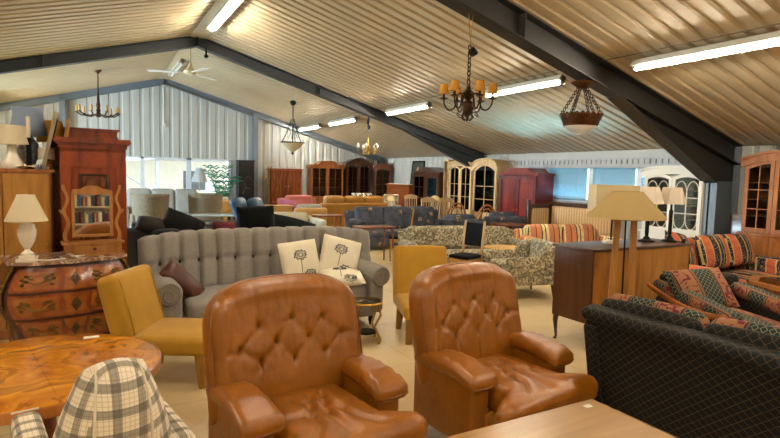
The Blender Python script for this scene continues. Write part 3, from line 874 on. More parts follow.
for s in (-1, 1):
    a = MB().rbox(s * 1.06, -.02, .36, .18, .8, .46, r=.05, n=3).build('armrest', GREY, t)
    mb = MB(); pts = []
    mb.tube([(s * 1.09, -.46, .55), (s * 1.09, -.43, .55), (s * 1.09, .3, .56)], [.1, .115, .115], 20)
    mb.build('roll', GREY, a, angle=50)
    sp = [(s * 1.09 + .1 * (1 - k / 34) * cos(s * (k / 34 * 9.5) + pi / 2), -.462 - .004, .55 + .1 * (1 - k / 34) * sin(s * (k / 34 * 9.5) + pi / 2)) for k in range(31)]
    MB().tube(sp, .007, 5).build('scroll_welt', GREY, a)
for sx in (-1, 1):
    for sy in (-1, 1): MB().lathe([(.0, 0), (.02, .0), (.034, .05), (.03, .11)], sx * 1.02, -.02 + sy * .34, 0, 10).build('leg', BLACKM, t)
# scatter cushions on the grey sofa
def dandelion(o, W, H, Th):
    """printed seed heads, thin raised print on the front"""
    def surf(px, pz):
        u, v = 2 * px / W, 2 * pz / H
        return -Th / 2 * (max(0, 1 - u * u) * max(0, 1 - v * v)) ** .42 - .002
    for (cx, cz, R, st) in ((-.02, .07, .075, -.22), (.07, -.15, .07, -.06)):
        mb = MB()
        for k in range(22):
            a = 2 * pi * k / 22 + .1; r0, r1 = R * .25, R * (.8 + .25 * ((k * 7) % 5) / 4)
            p = [(cx + r * cos(a), surf(cx + r * cos(a), cz + r * sin(a) * .7), cz + r * sin(a) * .7) for r in (r0, (r0 + r1) / 2, r1)]
            mb.tube(p, .0016, 4); q = p[-1]
            mb.rbox(q[0], q[1], q[2], .016, .003, .012, r=.0014, n=1, flat=1)
        mb.build('seed_head_print', plain('navy print', '2c3346', .9), o)
        p = [(cx - .01 * i / 6, surf(cx - .01 * i / 6, cz - .02 - .18 * i / 6), cz - .02 - .18 * i / 6) for i in range(7)]
        if st < -.1: MB().tube(p, .004, 4).build('stem_print', plain('olive print', '7b7c5c', .9), o)
def cushion(label, mat, loc, W, H, Th, rx=0, ry=0, rz=0, name='scatter_cushion', group=None, sag=0, pr=False):
    t = MB().pillow(W, H, Th, sag=sag).build(name, mat, angle=80)
    t.location = loc; t.rotation_mode = 'XYZ'; t.rotation_euler = rot(0, 0, rz).to_3x3().to_euler()
    t.matrix_world = tr(*loc) @ rot(0, 0, rz) @ rot(rx) @ rot(0, ry)
    tag(t, label, 'cushion', group)
    if pr: dandelion(t, W, H, Th)
    return t
cushion('rust satin cushion leaning on the left arm of the grey sofa', RUST, (.74, 5.33, .60), .44, .2, .14, rx=-20, ry=50, rz=22)
cushion('upright white cushion with a seed head print, left of the pair on the grey sofa', CREAMCL, (1.98, 5.52, .69), .46, .46, .15, rx=-16, ry=-4, rz=8, group='white printed cushions', pr=True)
cushion('upright white cushion with a seed head print, at the right arm of the grey sofa', CREAMCL, (2.46, 5.53, .72), .46, .44, .15, rx=-20, ry=16, rz=-4, group='white printed cushions', pr=True)
cushion('white printed cushion lying flat on the seat of the grey sofa', CREAMCL, (2.36, 5.24, .545), .46, .4, .15, rx=-80, ry=4, rz=-12, group='white printed cushions', pr=True)

# ---- gilt side stand beside the grey sofa
t = thing('side_stand', 'small gilt stand with a dark top half hidden behind the leather armchair', 'stand', (2.35, 4.62, 0))
MB().lathe([(0, .4), (.15, .4), (.16, .41), (.15, .425), (0, .425)], seg=24, cap=False).build('top', SMOKE, t)
MB().tube([(.15 * cos(a * .26), .15 * sin(a * .26), .41) for a in range(24)], .012, 6, closed=True).build('rim', BRASS, t)
for k in range(4):
    a = k * pi / 2 + .5
    MB().tube([(.14 * cos(a), .14 * sin(a), .4), (.17 * cos(a), .17 * sin(a), .3), (.1 * cos(a), .1 * sin(a), .17), (.17 * cos(a), .17 * sin(a), .06), (.15 * cos(a), .15 * sin(a), 0.01)], .012, 6).build('leg', BRASS, t)
MB().lathe([(0, 0), (.1, 0), (.1, .015), (0, .02)], cz=.1, seg=16, cap=False).build('shelf', BLACKM, t)

# ---- bombe commode, local front = -y
t = thing('bombe_commode', 'bulging marquetry chest of drawers with a red marble top', 'chest of drawers', (-.22, 5.46, 0), 14)
CW, CD = .96, .46
def hw(z): # half width by height 0..1
    return CW / 2 * (.80 + .26 * sin(pi * min(1, max(0, (z - .12) / .95))) ** 1.2)
def fy(u, z): # front surface
    return -CD / 2 - .10 * (1 - u * u) * (.45 + .75 * sin(pi * min(1, max(0, (z - .05) / 1.0)))) + .03 * abs(u) ** 6 - .02 * cos(u * pi * 3) * .5
Z0, Z1 = .17, .86
def fp(u, z, off=0): return (hw(z) * u, fy(u, z) - off, Z0 + (Z1 - Z0) * z)
mb = MB(); mb.grid(lambda a, b: fp(-1 + 2 * a, b), 28, 18)
for s in (-1, 1):
    mb.grid(lambda a, b, s=s: (hw(b) * s, fy(s, b) + (CD / 2 - .0 - fy(s, b)) * a, Z0 + (Z1 - Z0) * b), 6, 18)
mb.add([(-hw(0), CD / 2, Z0), (hw(0), CD / 2, Z0), (hw(1), CD / 2, Z1), (-hw(1), CD / 2, Z1)], [(0, 1, 2, 3)])
mb.build('body', wood('dark kingwood', '4a200c', '2a1006', '58290f', 'x', 9, .3, .3), t, angle=60)
ABRASS = plain('antique brass', '7c6230', .42, .85, .25, 40)
KING = wood('kingwood', 'a05c24', '743812', 'b06c30', 'x', 11, .2, .5)
for k, (za, zb) in enumerate(((.05, .335), (.365, .65), (.68, .95))):
    d = MB().grid(lambda a, b: fp(-.9 + 1.8 * a, za + (zb - za) * b, .010), 26, 8).build('drawer', MARQ, t, angle=60)
    for (ua, ub) in ((-.84, -.24), (.24, .84)):
        MB().grid(lambda a, b: fp(ua + (ub - ua) * a, za + .03 + (zb - za - .06) * b, .013), 10, 6).build('inlay_panel', KING, d, angle=60)
    MB().grid(lambda a, b: fp((-.19 + .38 * a) * (1 - .25 * (1 - abs(2 * b - 1))), za + .01 + (zb - za - .02) * b, .013), 6, 6).build('centre_inlay', KING, d, angle=60)
    zm = (za + zb) / 2
    MB().add([fp(0, zb - .05, .017), fp(.09, zm, .017), fp(0, za + .05, .017), fp(-.09, zm, .017)], [(0, 1, 2, 3)]).build('diamond_inlay', BROWNTOP, d)
    mbk = MB().tube([fp(0, zb - .08, .019), fp(.05, zm, .019), fp(0, za + .08, .019), fp(-.05, zm, .019)], .004, 5, closed=True)
    mbk.tube([fp(-.05, zm, .02), fp(.05, zm, .02)], .003, 5).tube([fp(0, zb - .08, .02), fp(0, za + .08, .02)], .003, 5)
    mbk.build('diamond_mount', ABRASS, d)
    for s in (-1, 1):
        h = MB()
        c = .55 * s
        pts = [fp(c + .17 * q, zm - .05 * (1 - q * q) + .02, .022 + .022 * (1 - q * q)) for q in [i / 6 - 1 for i in range(13)]]
        h.tube(pts, .006, 6)
        for q in (-1, 1):
            for (du, dz) in ((.0, .05), (.035, .0), (.05, .06), (-.03, .03), (.09, .02), (.07, -.04)):
                p = fp(c + q * (.14 + du), zm + dz, .018); h.rbox(p[0], p[1], p[2], .03, .012, .022, r=.005, n=2, flat=1, T=None)
        h.build('handle', ABRASS, d)
for s in (-1, 1):
    MB().tube([fp(s * .985, .98 - .5 * q, .014 + .012 * sin(q * 18) ** 2) for q in [i / 16 for i in range(17)]], [.016 * (1 - .6 * i / 16) + .004 * (i % 2) for i in range(17)], 7).build('corner_mount', ABRASS, t)
    for yy in (0, 1):
        p0 = fp(s * .95, .0, -.02) if yy == 0 else (s * hw(0) * .95, CD / 2 - .04, Z0)
        MB().tube([p0, (p0[0] * 1.0, p0[1], p0[2] - .08), (p0[0] * 1.06, p0[1] - .03 * (1 - yy), .0)], [.035, .026, .02], 8).build('leg', MARQ, t)
poly = [(hw(.95) * 1.06 * u, fy(u, .9) - .045 + .02 * u ** 4) for u in [-1 + 2 * i / 24 for i in range(25)]] + [(hw(.95) * 1.06, CD / 2 + .01), (-hw(.95) * 1.06, CD / 2 + .01)]
MB().prism(poly, .86, .885, axis='z').build('marble_top', MARBLE, t)

# white urn lamp with a pleated shade
t = thing('table_lamp', 'white urn shaped table lamp with a pleated cream shade on the marble top', 'lamp', (-.47, 5.2, .886), 0)
MB().bar(-.075, .075, -.075, .075, 0, .03).bar(-.055, .055, -.055, .055, .03, .05).build('base', CERAM, t)
MB().lathe([(.04, .05), (.045, .065), (.022, .085), (.02, .1), (.03, .11), (.055, .16), (.068, .22), (.068, .26), (.06, .27), (.058, .295), (.04, .31), (.02, .32), (.014, .36)], seg=24).build('urn', CERAM, t, angle=50)
mb = MB(); mb.lathe([(.148, .33), (.062, .535)], seg=120, ripple=.018, nr=40, cap=False); mb.lathe([(.148, .327), (.151, .332), (.148, .339)], seg=40, cap=False); mb.lathe([(.063, .528), (.066, .535), (.063, .541)], seg=40, cap=False)
mb.build('lamp_shade', CREAMSH, t, angle=60)
MB().tube([(.05, -.04, .01), (.16, -.06, .006), (.26, .0, .006), (.22, .08, .008), (.3, .1, .03), (.34, .02, .012), (.4, .04, .02), (.38, .1, .008), (.3, .04, .02), (.36, -.02, .008)], .006, 6).build('cord', CERAM, t)

MBEECH = wood('mirror beech', 'a06c34', '80501f', 'b07e44', 'z', 8, .4, .12)
# toilet mirror with wavy posts and one drawer
t = thing('toilet_mirror', 'small beech dressing mirror with wavy posts and a drawer on the commode', 'mirror', (0.0, 5.42, .887), 8)
MB().bar(-.24, .24, -.1, .1, 0, .02).bar(-.215, .215, -.085, .085, .02, .1).bar(-.24, .24, -.1, .1, .1, .118).build('base', MBEECH, t)
d = MB().bar(-.15, .15, -.094, -.084, .03, .092).build('drawer', MBEECH, t); MB().lathe([(0, 0), (.012, .004), (.014, .012), (.006, .018)], T=tr(0, -.094, .06) @ rot(90), seg=10).build('knob', BROWNTOP, d)
for s in (-1, 1):
    up = []; lo = []
    for i in range(25):
        z = .118 + .50 * i / 24; c = s * (.2 + .006 * i / 24 + .016 * sin(i / 24 * 4.6 * pi)); wd = .015 - .004 * i / 24
        up.append((c + wd, z)); lo.append((c - wd, z))
    MB().prism(up + lo[::-1], -.012, .012).build('post', MBEECH, t)
    MB().prism([(s * .2, .33), (s * .215, .35), (s * .23, .352), (s * .238, .342), (s * .22, .32), (s * .2, .31)], -.014, .014, T=tr(s * .022, 0, .05)).build('heart_knob', MBEECH, t)
fr = tr(0, 0, .158) @ rot(-1.2)
mb = MB(); w2, h2, b2 = .162, .40, .024
mb.bar(-w2, w2, -.014, .014, 0, b2).bar(-w2, -w2 + b2, -.014, .014, b2, h2).bar(w2 - b2, w2, -.014, .014, b2, h2).bar(-w2, w2, -.014, .014, h2 - b2, h2)
mb.prism([(-w2, h2), (w2, h2), (w2 * .9, h2 + .02), (w2 * .55, h2 + .025), (w2 * .3, h2 + .05), (0, h2 + .055), (-w2 * .3, h2 + .05), (-w2 * .55, h2 + .025), (-w2 * .9, h2 + .02)], -.012, .012)
MBT = MB(); MBT.v = [tuple(fr @ Vector(p)) for p in mb.v]; MBT.f = mb.f
f = MBT.build('mirror_frame', MBEECH, t)
MB().bar(-w2 + b2, w2 - b2, -.006, .004, b2, h2 - b2, T=fr).build('mirror_glass', MIRROR, f)

# ---- dark trellis sofa seen from behind, local front = -y, turned to face +x
t = thing('trellis_sofa', 'near black sofa with a gold trellis weave, seen from behind at the lower right', 'sofa', (3.46, 1.44, 0), 92)
L = 2.16
bk = tr(0, .28, .1) @ rot(-11)
bo = MB().rbox(0, 0, .34, L, .12, .68, r=.035, n=3, flat=8, T=bk).build('back_frame', TRELLIS, t)
MB().rbox(0, .005, .66, L + .05, .15, .09, r=.044, n=4, flat=8, T=bk).build('back_rail', TRELLIS, t)
for s in (-1, 1):
    MB().rbox(s * (L / 2 - .06), .07, .3, .1, .03, .58, r=.012, n=2, T=bk).build('back_stile', TRELLIS, t)
for k in (-1, 0, 1):
    c = k * (L - .06) / 3
    bc_ = MB().rbox(c, -.17, .50, (L - .1) / 3, .14, .5, r=.068, n=4, flat=8, puff=(0, .03, .02), T=bk).build('back_cushion', TRSTRIPE, t, angle=70)
    MB().rbox(c, -.10, .485, (L - .1) / 3, .11, .5, r=.054, n=4, flat=8, puff=(0, .01, .02), T=bk).build('cushion_back', TRELLIS, bc_, label='dark trellis back of the cushion', angle=70)
    MB().rbox(c * .93, -.12, .40, (L - .3) / 3, .62, .15, r=.05, n=3, flat=5, puff=(0, 0, .015)).build('seat_cushion', TRSTRIPE, t)
MB().rbox(0, -.08, .22, L - .02, .72, .22, r=.02).build('base', TRELLIS, t)
for s in (-1, 1):
    MB().rbox(s * (L / 2 - .06), -.1, .4, .1, .7, .36, r=.045, n=3).build('armrest', TRELLIS, t)
    for sy in (-1, 1): MB().cyl((s * (L / 2 - .1), -.08 + sy * .3, .12), (s * (L / 2 - .1), -.08 + sy * .3, 0), .025, .02).build('leg', BROWNTOP, t)
# ================================================================== case furniture builders (local front = -y)
def panel_door(t, x0, x1, z0, z1, y, frame, panel, fw=.07, name='door', hinge=None, knob=None, raised=True, arch=0):
    mb = MB()
    mb.bar(x0, x0 + fw, y - .022, y, z0, z1).bar(x1 - fw, x1, y - .022, y, z0, z1).bar(x0 + fw, x1 - fw, y - .022, y, z0, z0 + fw).bar(x0 + fw, x1 - fw, y - .022, y, z1 - fw, z1)
    d = mb.build(name, frame, t)
    p = MB().bar(x0 + fw, x1 - fw, y - .012, y - .002, z0 + fw, z1 - fw)
    if raised: p.prism([(x0 + fw + .03, z0 + fw + .03), (x1 - fw - .03, z0 + fw + .03), (x1 - fw - .03, z1 - fw - .03), (x0 + fw + .03, z1 - fw - .03)], y - .02, y - .01)
    p.build('panel', panel, d)
    if knob is not None:
        MB().lathe([(0, 0), (.012, .005), (.016, .018), (.0, .026)], T=tr(knob, y - .022, (z0 + z1) / 2) @ rot(90), seg=10).build('knob', BRASS, d)
    return d
def glazed_door(t, x0, x1, z0, z1, y, frame, cols=2, rows=3, fw=.055, rise=0, half=0, gl=None, bow=False, lattice=None):
    """rise lifts the top rail into an arch; half = -1 or 1 makes it one half of a wider arch"""
    mb = MB(); N = 13
    def top(x):
        u = (x - x0) / (x1 - x0)
        if half: u = .5 * u if half < 0 else .5 + .5 * u
        return z1 + rise * (1 - (2 * u - 1) ** 2)
    mb.bar(x0 + fw, x1 - fw, y - .024, y, z0, z0 + fw)
    for (a, b) in ((x0, x0 + fw), (x1 - fw, x1)):
        mb.prism([(a, z0), (b, z0), (b, top(b)), (a, top(a))], y - .024, y)
    xs = [x0 + fw + (x1 - x0 - 2 * fw) * i / N for i in range(N + 1)]
    mb.band([(x, top(x)) for x in xs], [(x, top(x) - fw) for x in xs], y - .024, y)
    d = mb.build('glazed_door', frame, t)
    w = .012
    if lattice == 'gothic':
        g = MB(); xa, xb = x0 + fw, x1 - fw; n = cols; cw = (xb - xa) / n; zt = z1 - fw; zb = z0 + fw; hh = zt - zb
        for k in range(n + 1):
            c = xa + k * cw
            if 0 < k < n: g.bar(c - w * .6, c + w * .6, y - .02, y - .006, zb + hh * .24, zt - hh * .24)
        for k in range(n):
            for (zq, s) in ((zt, 1), (zb, -1)):
                for sx in (-1, 1):
                    pts = []
                    for i in range(9):
                        f = i / 8
                        pts.append((xa + k * cw + cw / 2 + sx * cw / 2 * cos(f * pi / 2), y - .013, zq - s * (hh * .24 * (1 - sin(f * pi / 2)) )))
                    g.tube(pts, w * .6, 5)
        for f in (.33, .66): g.bar(xa, xb, y - .02, y - .006, zb + hh * f - w / 2, zb + hh * f + w / 2)
        g.build('muntin', frame, d)
    else:
        for k in range(1, cols):
            c = x0 + fw + (x1 - x0 - 2 * fw) * k / cols
            MB().bar(c - w / 2, c + w / 2, y - .02, y - .006, z0 + fw, top(c) - fw).build('muntin', frame, d)
        for k in range(1, rows):
            zz = z0 + fw + (z1 - z0 - 2 * fw) * k / rows
            if bow: MB().tube([(x, y - .013, zz + .05 * (1 - (2 * (x - x0) / (x1 - x0) - 1) ** 2)) for x in xs], .007, 5).build('muntin', frame, d)
            else: MB().bar(x0 + fw, x1 - fw, y - .02, y - .006, zz - w / 2, zz + w / 2).build('muntin', frame, d)
    MB().band([(x, top(x) - fw) for x in xs], [(x, z0 + fw) for x in xs], y - .005, y - .002).build('pane', gl or SMOKE, d)
    return d
def crown(poly_half, t, D, mat, y0=None):
    pts = [(-x, z) for x, z in poly_half] + [(x, z) for x, z in poly_half[::-1]]
    MB().prism(pts, -D / 2 - .04, D / 2).build('cornice', mat, t)
def case(t, W, D, z0, z1, mat, back=None, open_front=True, shelves=0, th=.025, smat=None):
    mb = MB()
    mb.bar(-W / 2, -W / 2 + th, -D / 2, D / 2, z0, z1).bar(W / 2 - th, W / 2, -D / 2, D / 2, z0, z1)
    mb.bar(-W / 2 + th, W / 2 - th, -D / 2, D / 2, z0, z0 + th).bar(-W / 2 + th, W / 2 - th, -D / 2, D / 2, z1 - th, z1).bar(-W / 2 + th, W / 2 - th, D / 2 - .012, D / 2, z0 + th, z1 - th)
    o = mb.build('carcass', mat, t)
    for k in range(shelves):
        zz = z0 + (z1 - z0) * (k + 1) / (shelves + 1)
        MB().bar(-W / 2 + th, W / 2 - th, -D / 2 + .04, D / 2 - .012, zz - .009, zz + .009).build('shelf', smat or mat, t)
    return o
def vitrine(label, loc, rz, W, H, D, m, ndoor=2, cols=2, rows=3, base=.72, top='flat', rise=.0, bow=False, name='display_cabinet', cat='display cabinet', group=None, gl=None, lattice=None, side_glass=False):
    t = thing(name, label, cat, loc, rz, group)
    hz = H - .1 - rise
    MB().bar(-W / 2 - .02, W / 2 + .02, -D / 2 - .02, D / 2, 0, .08).build('plinth', m, t)
    case(t, W, D, .08, base, m)
    MB().bar(-W / 2 - .025, W / 2 + .025, -D / 2 - .03, D / 2, base, base + .03).build('waist_moulding', m, t)
    case(t, W - .03, D - .03, base + .03, hz, m, shelves=3)
    dw = (W - .04) / ndoor
    for k in range(ndoor):
        a = -W / 2 + .02 + k * dw + .003; b = a + dw - .006
        panel_door(t, a, b, .10, base - .02, -D / 2, m, m, .06, 'lower_door', knob=(b - .03 if k == 0 else a + .03))
        hf = 0
        if rise and ndoor == 2 and top == 'arch2': hf = -1 if k == 0 else 1
        glazed_door(t, a, b, base + .05, hz - .02, -D / 2 + .015, m, cols, rows, rise=rise, half=hf, bow=bow, gl=gl, lattice=lattice)
    N = 24; xs = [-W / 2 - .03 + (W + .06) * i / N for i in range(N + 1)]
    def tz(x):
        u = abs(x) / (W / 2 + .03)
        if top == 'flat': return H - .02
        if top == 'crest': return H - rise - .03 + (rise + .03) * max(0, 1 - (u / .55) ** 4) ** .6
        if top == 'round': return H - rise + rise * max(0, 1 - u ** 2.2) ** .6
        if top == 'arch2': return H - rise + rise * cos(u * pi / 2) ** 1.2
        if top == 'steps': return H - (rise if u > .6 else rise * .35 if u > .35 else 0)
    lo = [(x, min(hz - .03 + rise * (1 - (x / (W / 2 + .03)) ** 2) * (1 if top in ('round', 'arch2') else .0), tz(x) - .05)) for x in xs]
    MB().band([(x, tz(x)) for x in xs], lo, -D / 2 - .035, D / 2).build('cornice', m, t)
    MB().band([(x, tz(x) + .015) for x in xs], [(x, tz(x) - .025) for x in xs], -D / 2 - .06, -D / 2 - .03).build('cornice_moulding', m, t)
    return t

# ---- left wall of cabinets
t = thing('wardrobe', 'tall red brown wardrobe with stepped cornice and a raised door panel behind the dressing mirror', 'wardrobe', (.01, 6.28, 0), 2)
MB().bar(-.3, .3, -.25, .25, 0, .12).build('plinth', MAHOG, t)
case(t, .57, .5, .12, 1.84, MAHOG)
mb = MB()
for (e, a, b) in ((.0, 1.80, 1.85), (.012, 1.85, 1.88), (.028, 1.88, 1.90), (.048, 1.90, 1.93), (.04, 1.93, 1.945)):
    mb.bar(-.285 - e, .285 + e, -.25 - e, .25, a, b)
mb.build('cornice', MAHOG, t)
MB().bar(-.285, .285, -.262, -.25, 1.66, 1.8).build('frieze', MAHOG, t)
d = panel_door(t, -.19, .19, .14, 1.655, -.262, MAHOG, FLAME, .055)
MB().bar(-.095, .095, -.30, -.285, 1.11, 1.56).build('raised_panel', FLAME, d)
mb = MB()
for (a, b) in (((-.115, 1.08), (.115, 1.08)), ((-.115, 1.59), (.115, 1.59)), ((-.115, 1.08), (-.115, 1.59)), ((.115, 1.08), (.115, 1.59))):
    mb.cyl((a[0], -.285, a[1]), (b[0], -.285, b[1]), .012, seg=6)
mb.build('panel_moulding', BROWNTOP, d)
for s in (-1, 1): MB().bar(s * .24 - .045, s * .24 + .045, -.268, -.25, .12, 1.68).build('stile', MAHOG, t)
t = thing('cupboard', 'second red brown cupboard with a flat moulded top standing behind the front wardrobe', 'cupboard', (-.085, 6.95, 0), 2)
case(t, .66, .5, .0, 1.98, MAHOG)
mb = MB().bar(-.34, .34, -.26, .25, 1.98, 2.0).bar(-.355, .355, -.28, .25, 2.06, 2.085).bar(-.33, .33, -.255, .25, 2.0, 2.06)
mb.build('cornice', MAHOG, t)
panel_door(t, -.32, .32, .05, 1.94, -.25, MAHOG, MAHOG, .09)
t = thing('oak_cupboard', 'honey oak two door cupboard carrying the cluster of lamps at the left edge', 'cupboard', (-.93, 6.36, 0), 2)
case(t, 1.16, .52, .08, 1.60, OAK)
MB().bar(-.6, .6, -.28, .26, 1.60, 1.63).build('top_board', OAK, t)
MB().bar(-.58, .58, -.25, .26, 0, .08).build('plinth', OAK, t)
GOLDOAK = wood('golden oak panel', 'a8742c', '83541a', 'b98438', 'z', 6, .35, .2, 2.5)
for k in (0, 1, 2):
    a = -.57 + .38 * k; d = MB().bar(a + .004, a + .376, -.285, -.26, .1, 1.585).build('door', GOLDOAK, t)
    MB().lathe([(0, 0), (.012, .006), (.014, .02), (0, .026)], T=tr(a + (.34 if k != 1 else .05), -.285, .9) @ rot(90), seg=10).build('knob', BRASS, d)

# ---- lamps and frames on top of the oak cupboard (top at z 1.63)
ZT = 1.631
def table_lamp(label, loc, base_prof, bmat, shade, smat, seg=24, shade_seg=28, extra=None, rz=0, stem=None):
    t = thing('table_lamp', label, 'lamp', loc, rz)
    MB().lathe(base_prof, seg=seg).build('base', bmat, t, angle=50)
    if stem: MB().cyl((0, 0, stem[0]), (0, 0, stem[1]), stem[2]).build('stem', stem[3], t)
    MB().lathe(shade, seg=shade_seg, cap=False).build('lamp_shade', smat, t, angle=50)
    return t
table_lamp('white vase lamp with a wide cream shade at the far left of the oak cupboard', (-.66, 6.25, ZT), [(.09, 0), (.1, .02), (.095, .06), (.06, .12), (.04, .18), (.045, .2), (.03, .22), (.012, .27)], CERAM, [(.155, .23), (.153, .25), (.115, .4), (.112, .41)], CREAMSH)
table_lamp('white and blue vase lamp with a large bell shaped blue shade', (-.55, 6.48, ZT), [(.055, 0), (.06, .02), (.05, .04), (.075, .1), (.09, .18), (.085, .25), (.05, .3), (.035, .32), (.012, .36)], BLUECER, [(.17, .33), (.165, .36), (.15, .42), (.135, .5), (.13, .56), (.135, .60), (.14, .605)], BLUESH)
t = thing('candle_lamp', 'slim black column lamp with a white candle sleeve in front of the blue shade', 'lamp', (-.525, 6.2, ZT))
MB().bar(-.035, .035, -.035, .035, 0, .015).build('base', BLACKM, t); MB().bar(-.02, .02, -.02, .02, .015, .3).build('column', BLACKC, t); MB().cyl((0, 0, .3), (0, 0, .5), .018).build('candle_sleeve', CREAMP, t)
table_lamp('small lamp with a white drum shade beside the leaning picture frames', (-.385, 6.22, ZT), [(.04, 0), (.045, .01), (.045, .05), (.02, .07), (.012, .1)], plain('amber glass base', 'b07a24', .2), [(.07, .1), (.07, .21)], WHITESH)
t = table_lamp('tall lamp with an amber yellow shade behind the small drum lamp', (-.36, 6.56, ZT), [(.06, 0), (.06, .015), (.02, .03), (.015, .2), (.012, .3)], BRASS, [(.13, .28), (.1, .50)], YELSH)
def frame(label, loc, w, h, ry, mat, pic, rz=0, th=.035):
    t = thing('picture_frame', label, 'picture frame', loc, rz)
    T = rot(0, ry, 0); b = .045
    mb = MB(); mb.bar(-w / 2, w / 2, -th / 2, th / 2, 0, b).bar(-w / 2, w / 2, -th / 2, th / 2, h - b, h).bar(-w / 2, -w / 2 + b, -th / 2, th / 2, b, h - b).bar(w / 2 - b, w / 2, -th / 2, th / 2, b, h - b)
    mb.v = [tuple(T @ Vector(p)) for p in mb.v]; f = mb.build('frame', mat, t)
    MB().bar(-w / 2 + b, w / 2 - b, -.005, .012, b, h - b, T=T).build('canvas', pic, t)
    return t
GREYFR = wood('weathered frame', '8f8064', '6f6148', 'a39474', 'z', 14, .6, 0)
# frames stand on edge, seen along their sides
t = thing('picture_frame', 'weathered picture frame leaning edge on against the wardrobe, larger of the two', 'picture frame', (-.41, 6.32, ZT), 0)
T = rot(0, 12, 0)
MB().bar(-.016, .016, -.2, .2, 0, .05, T=T).bar(-.016, .016, -.2, .2, .52, .57, T=T).bar(-.016, .016, -.2, -.15, .05, .52, T=T).bar(-.016, .016, .15, .2, .05, .52, T=T).build('frame', GREYFR, t)
MB().bar(0, .012, -.15, .15, .05, .52, T=T).build('canvas', BLACKC, t)
t = thing('picture_frame', 'small gilt edged frame leaning behind the larger weathered frame', 'picture frame', (-.275, 6.55, ZT), 0)
T = rot(0, 8, 0)
MB().bar(-.014, .014, -.15, .15, 0, .04, T=T).bar(-.014, .014, -.15, .15, .49, .53, T=T).bar(-.014, .014, -.15, -.11, .04, .49, T=T).bar(-.014, .014, .11, .15, .04, .49, T=T).build('frame', LIMED, t)
MB().bar(0, .01, -.11, .11, .04, .49, T=T).build('canvas', YELSH, t)
mb = MB()
mb.grid(lambda a, b: (-.14 + .28 * a, -.1 + .2 * b, .012 + .03 * abs(sin(a * 9 + b * 4)) * (1 - (2 * a - 1) ** 2) * (1 - (2 * b - 1) ** 2) + .012 * sin(b * 13 + a * 5)), 20, 14)
tag(mb.build('lace_cloth', CREAMCL, loc=(-.5, 6.22, ZT)), 'crumpled white lace cloth lying on the oak cupboard under the lamps', 'cloth')
bpy.data.objects['lace_cloth'].location.z += .004
# blue glass ball on the cloth
tag(MB().lathe([(0, 0), (.018, .004), (.026, .024), (.018, .044), (0, .048)], seg=14).build('glass_ornament', plain('cobalt glass', '1c2c5a', .1, coat=.5), loc=(-.44, 6.1, ZT)), 'little dark blue glass ornament at the foot of the black column lamp', 'ornament')
# red storage on the far left behind lamps: row of books on a shelf top
# ================================================================== generic sofa / armchair (local front = -y)
def sofa(name, label, cat, loc, rz, W, D=.85, sz=.42, bz=.85, az=.6, aw=.16, n=2, m=None, mb_=None, ms=None, leg=.1, bt=.18, lean=10, group=None, arm='round', cush_top=.04, over=0, legm=None, roll=False, curve=0):
    t = thing(name, label, cat, loc, rz, group); mb_ = mb_ or m; ms = ms or m; legm = legm or BROWNTOP
    MB().rbox(0, 0, (leg + sz - .13) / 2, W - .04, D - .06, sz - .13 - leg, r=.02, n=2).build('base', m, t)
    iw = W - 2 * aw
    bk = tr(0, D / 2 - .14, leg) @ rot(-lean)
    h = (bz - leg) / cos(radians(lean))
    if curve: MB().pad(W, h, .14, curve=curve, top=lambda u: 1 - .12 * abs(u) ** 6, nu=30, nv=14, e=6, T=bk @ tr(0, .07, 0)).build('back_frame', m, t, angle=70)
    else: MB().rbox(0, .07, h / 2 - .02, W - .02, .13, h - .04, r=.05, n=3, flat=6, T=bk).build('back_frame', m, t)
    for k in range(n):
        c = -iw / 2 + iw / n * (k + .5); w = iw / n - .006
        MB().rbox(c, -.04, (sz - leg) + (h - sz + leg + cush_top) / 2 - .02, w, bt, h - sz + leg + cush_top, r=min(.07, bt * .45), n=4, flat=6, puff=(0, .03, .012), T=bk).build('back_cushion', mb_, t, angle=70)
        MB().rbox(c, -.1, sz - .08, w, D - .28, .16, r=.05, n=3, flat=5, puff=(0, .01, .02)).build('seat_cushion', ms, t, angle=70)
    for s in (-1, 1):
        x = s * (W / 2 - aw / 2)
        a = MB().rbox(x, -.03, (leg + az) / 2, aw - (.04 if roll else 0), D - .1, az - leg, r=min(.05, aw * .4), n=3, flat=4, puff=(0, 0, .015)).build('armrest', m, t)
        if roll: MB().tube([(x + s * .015, -D / 2 + .0, az - .06), (x + s * .015, -D / 2 + .03, az - .06), (x + s * .015, D / 2 - .2, az - .05)], [aw * .5, aw * .58, aw * .55], 16).build('roll', m, a, angle=50)
    if leg > .02:
        for sx in (-1, 1):
            for sy in (-1, 1):
                MB().cyl((sx * (W / 2 - .09), sy * (D / 2 - .1), leg + .03), (sx * (W / 2 - .07), sy * (D / 2 - .08), 0), .026, .017, 8).build('leg', legm, t)
    return t
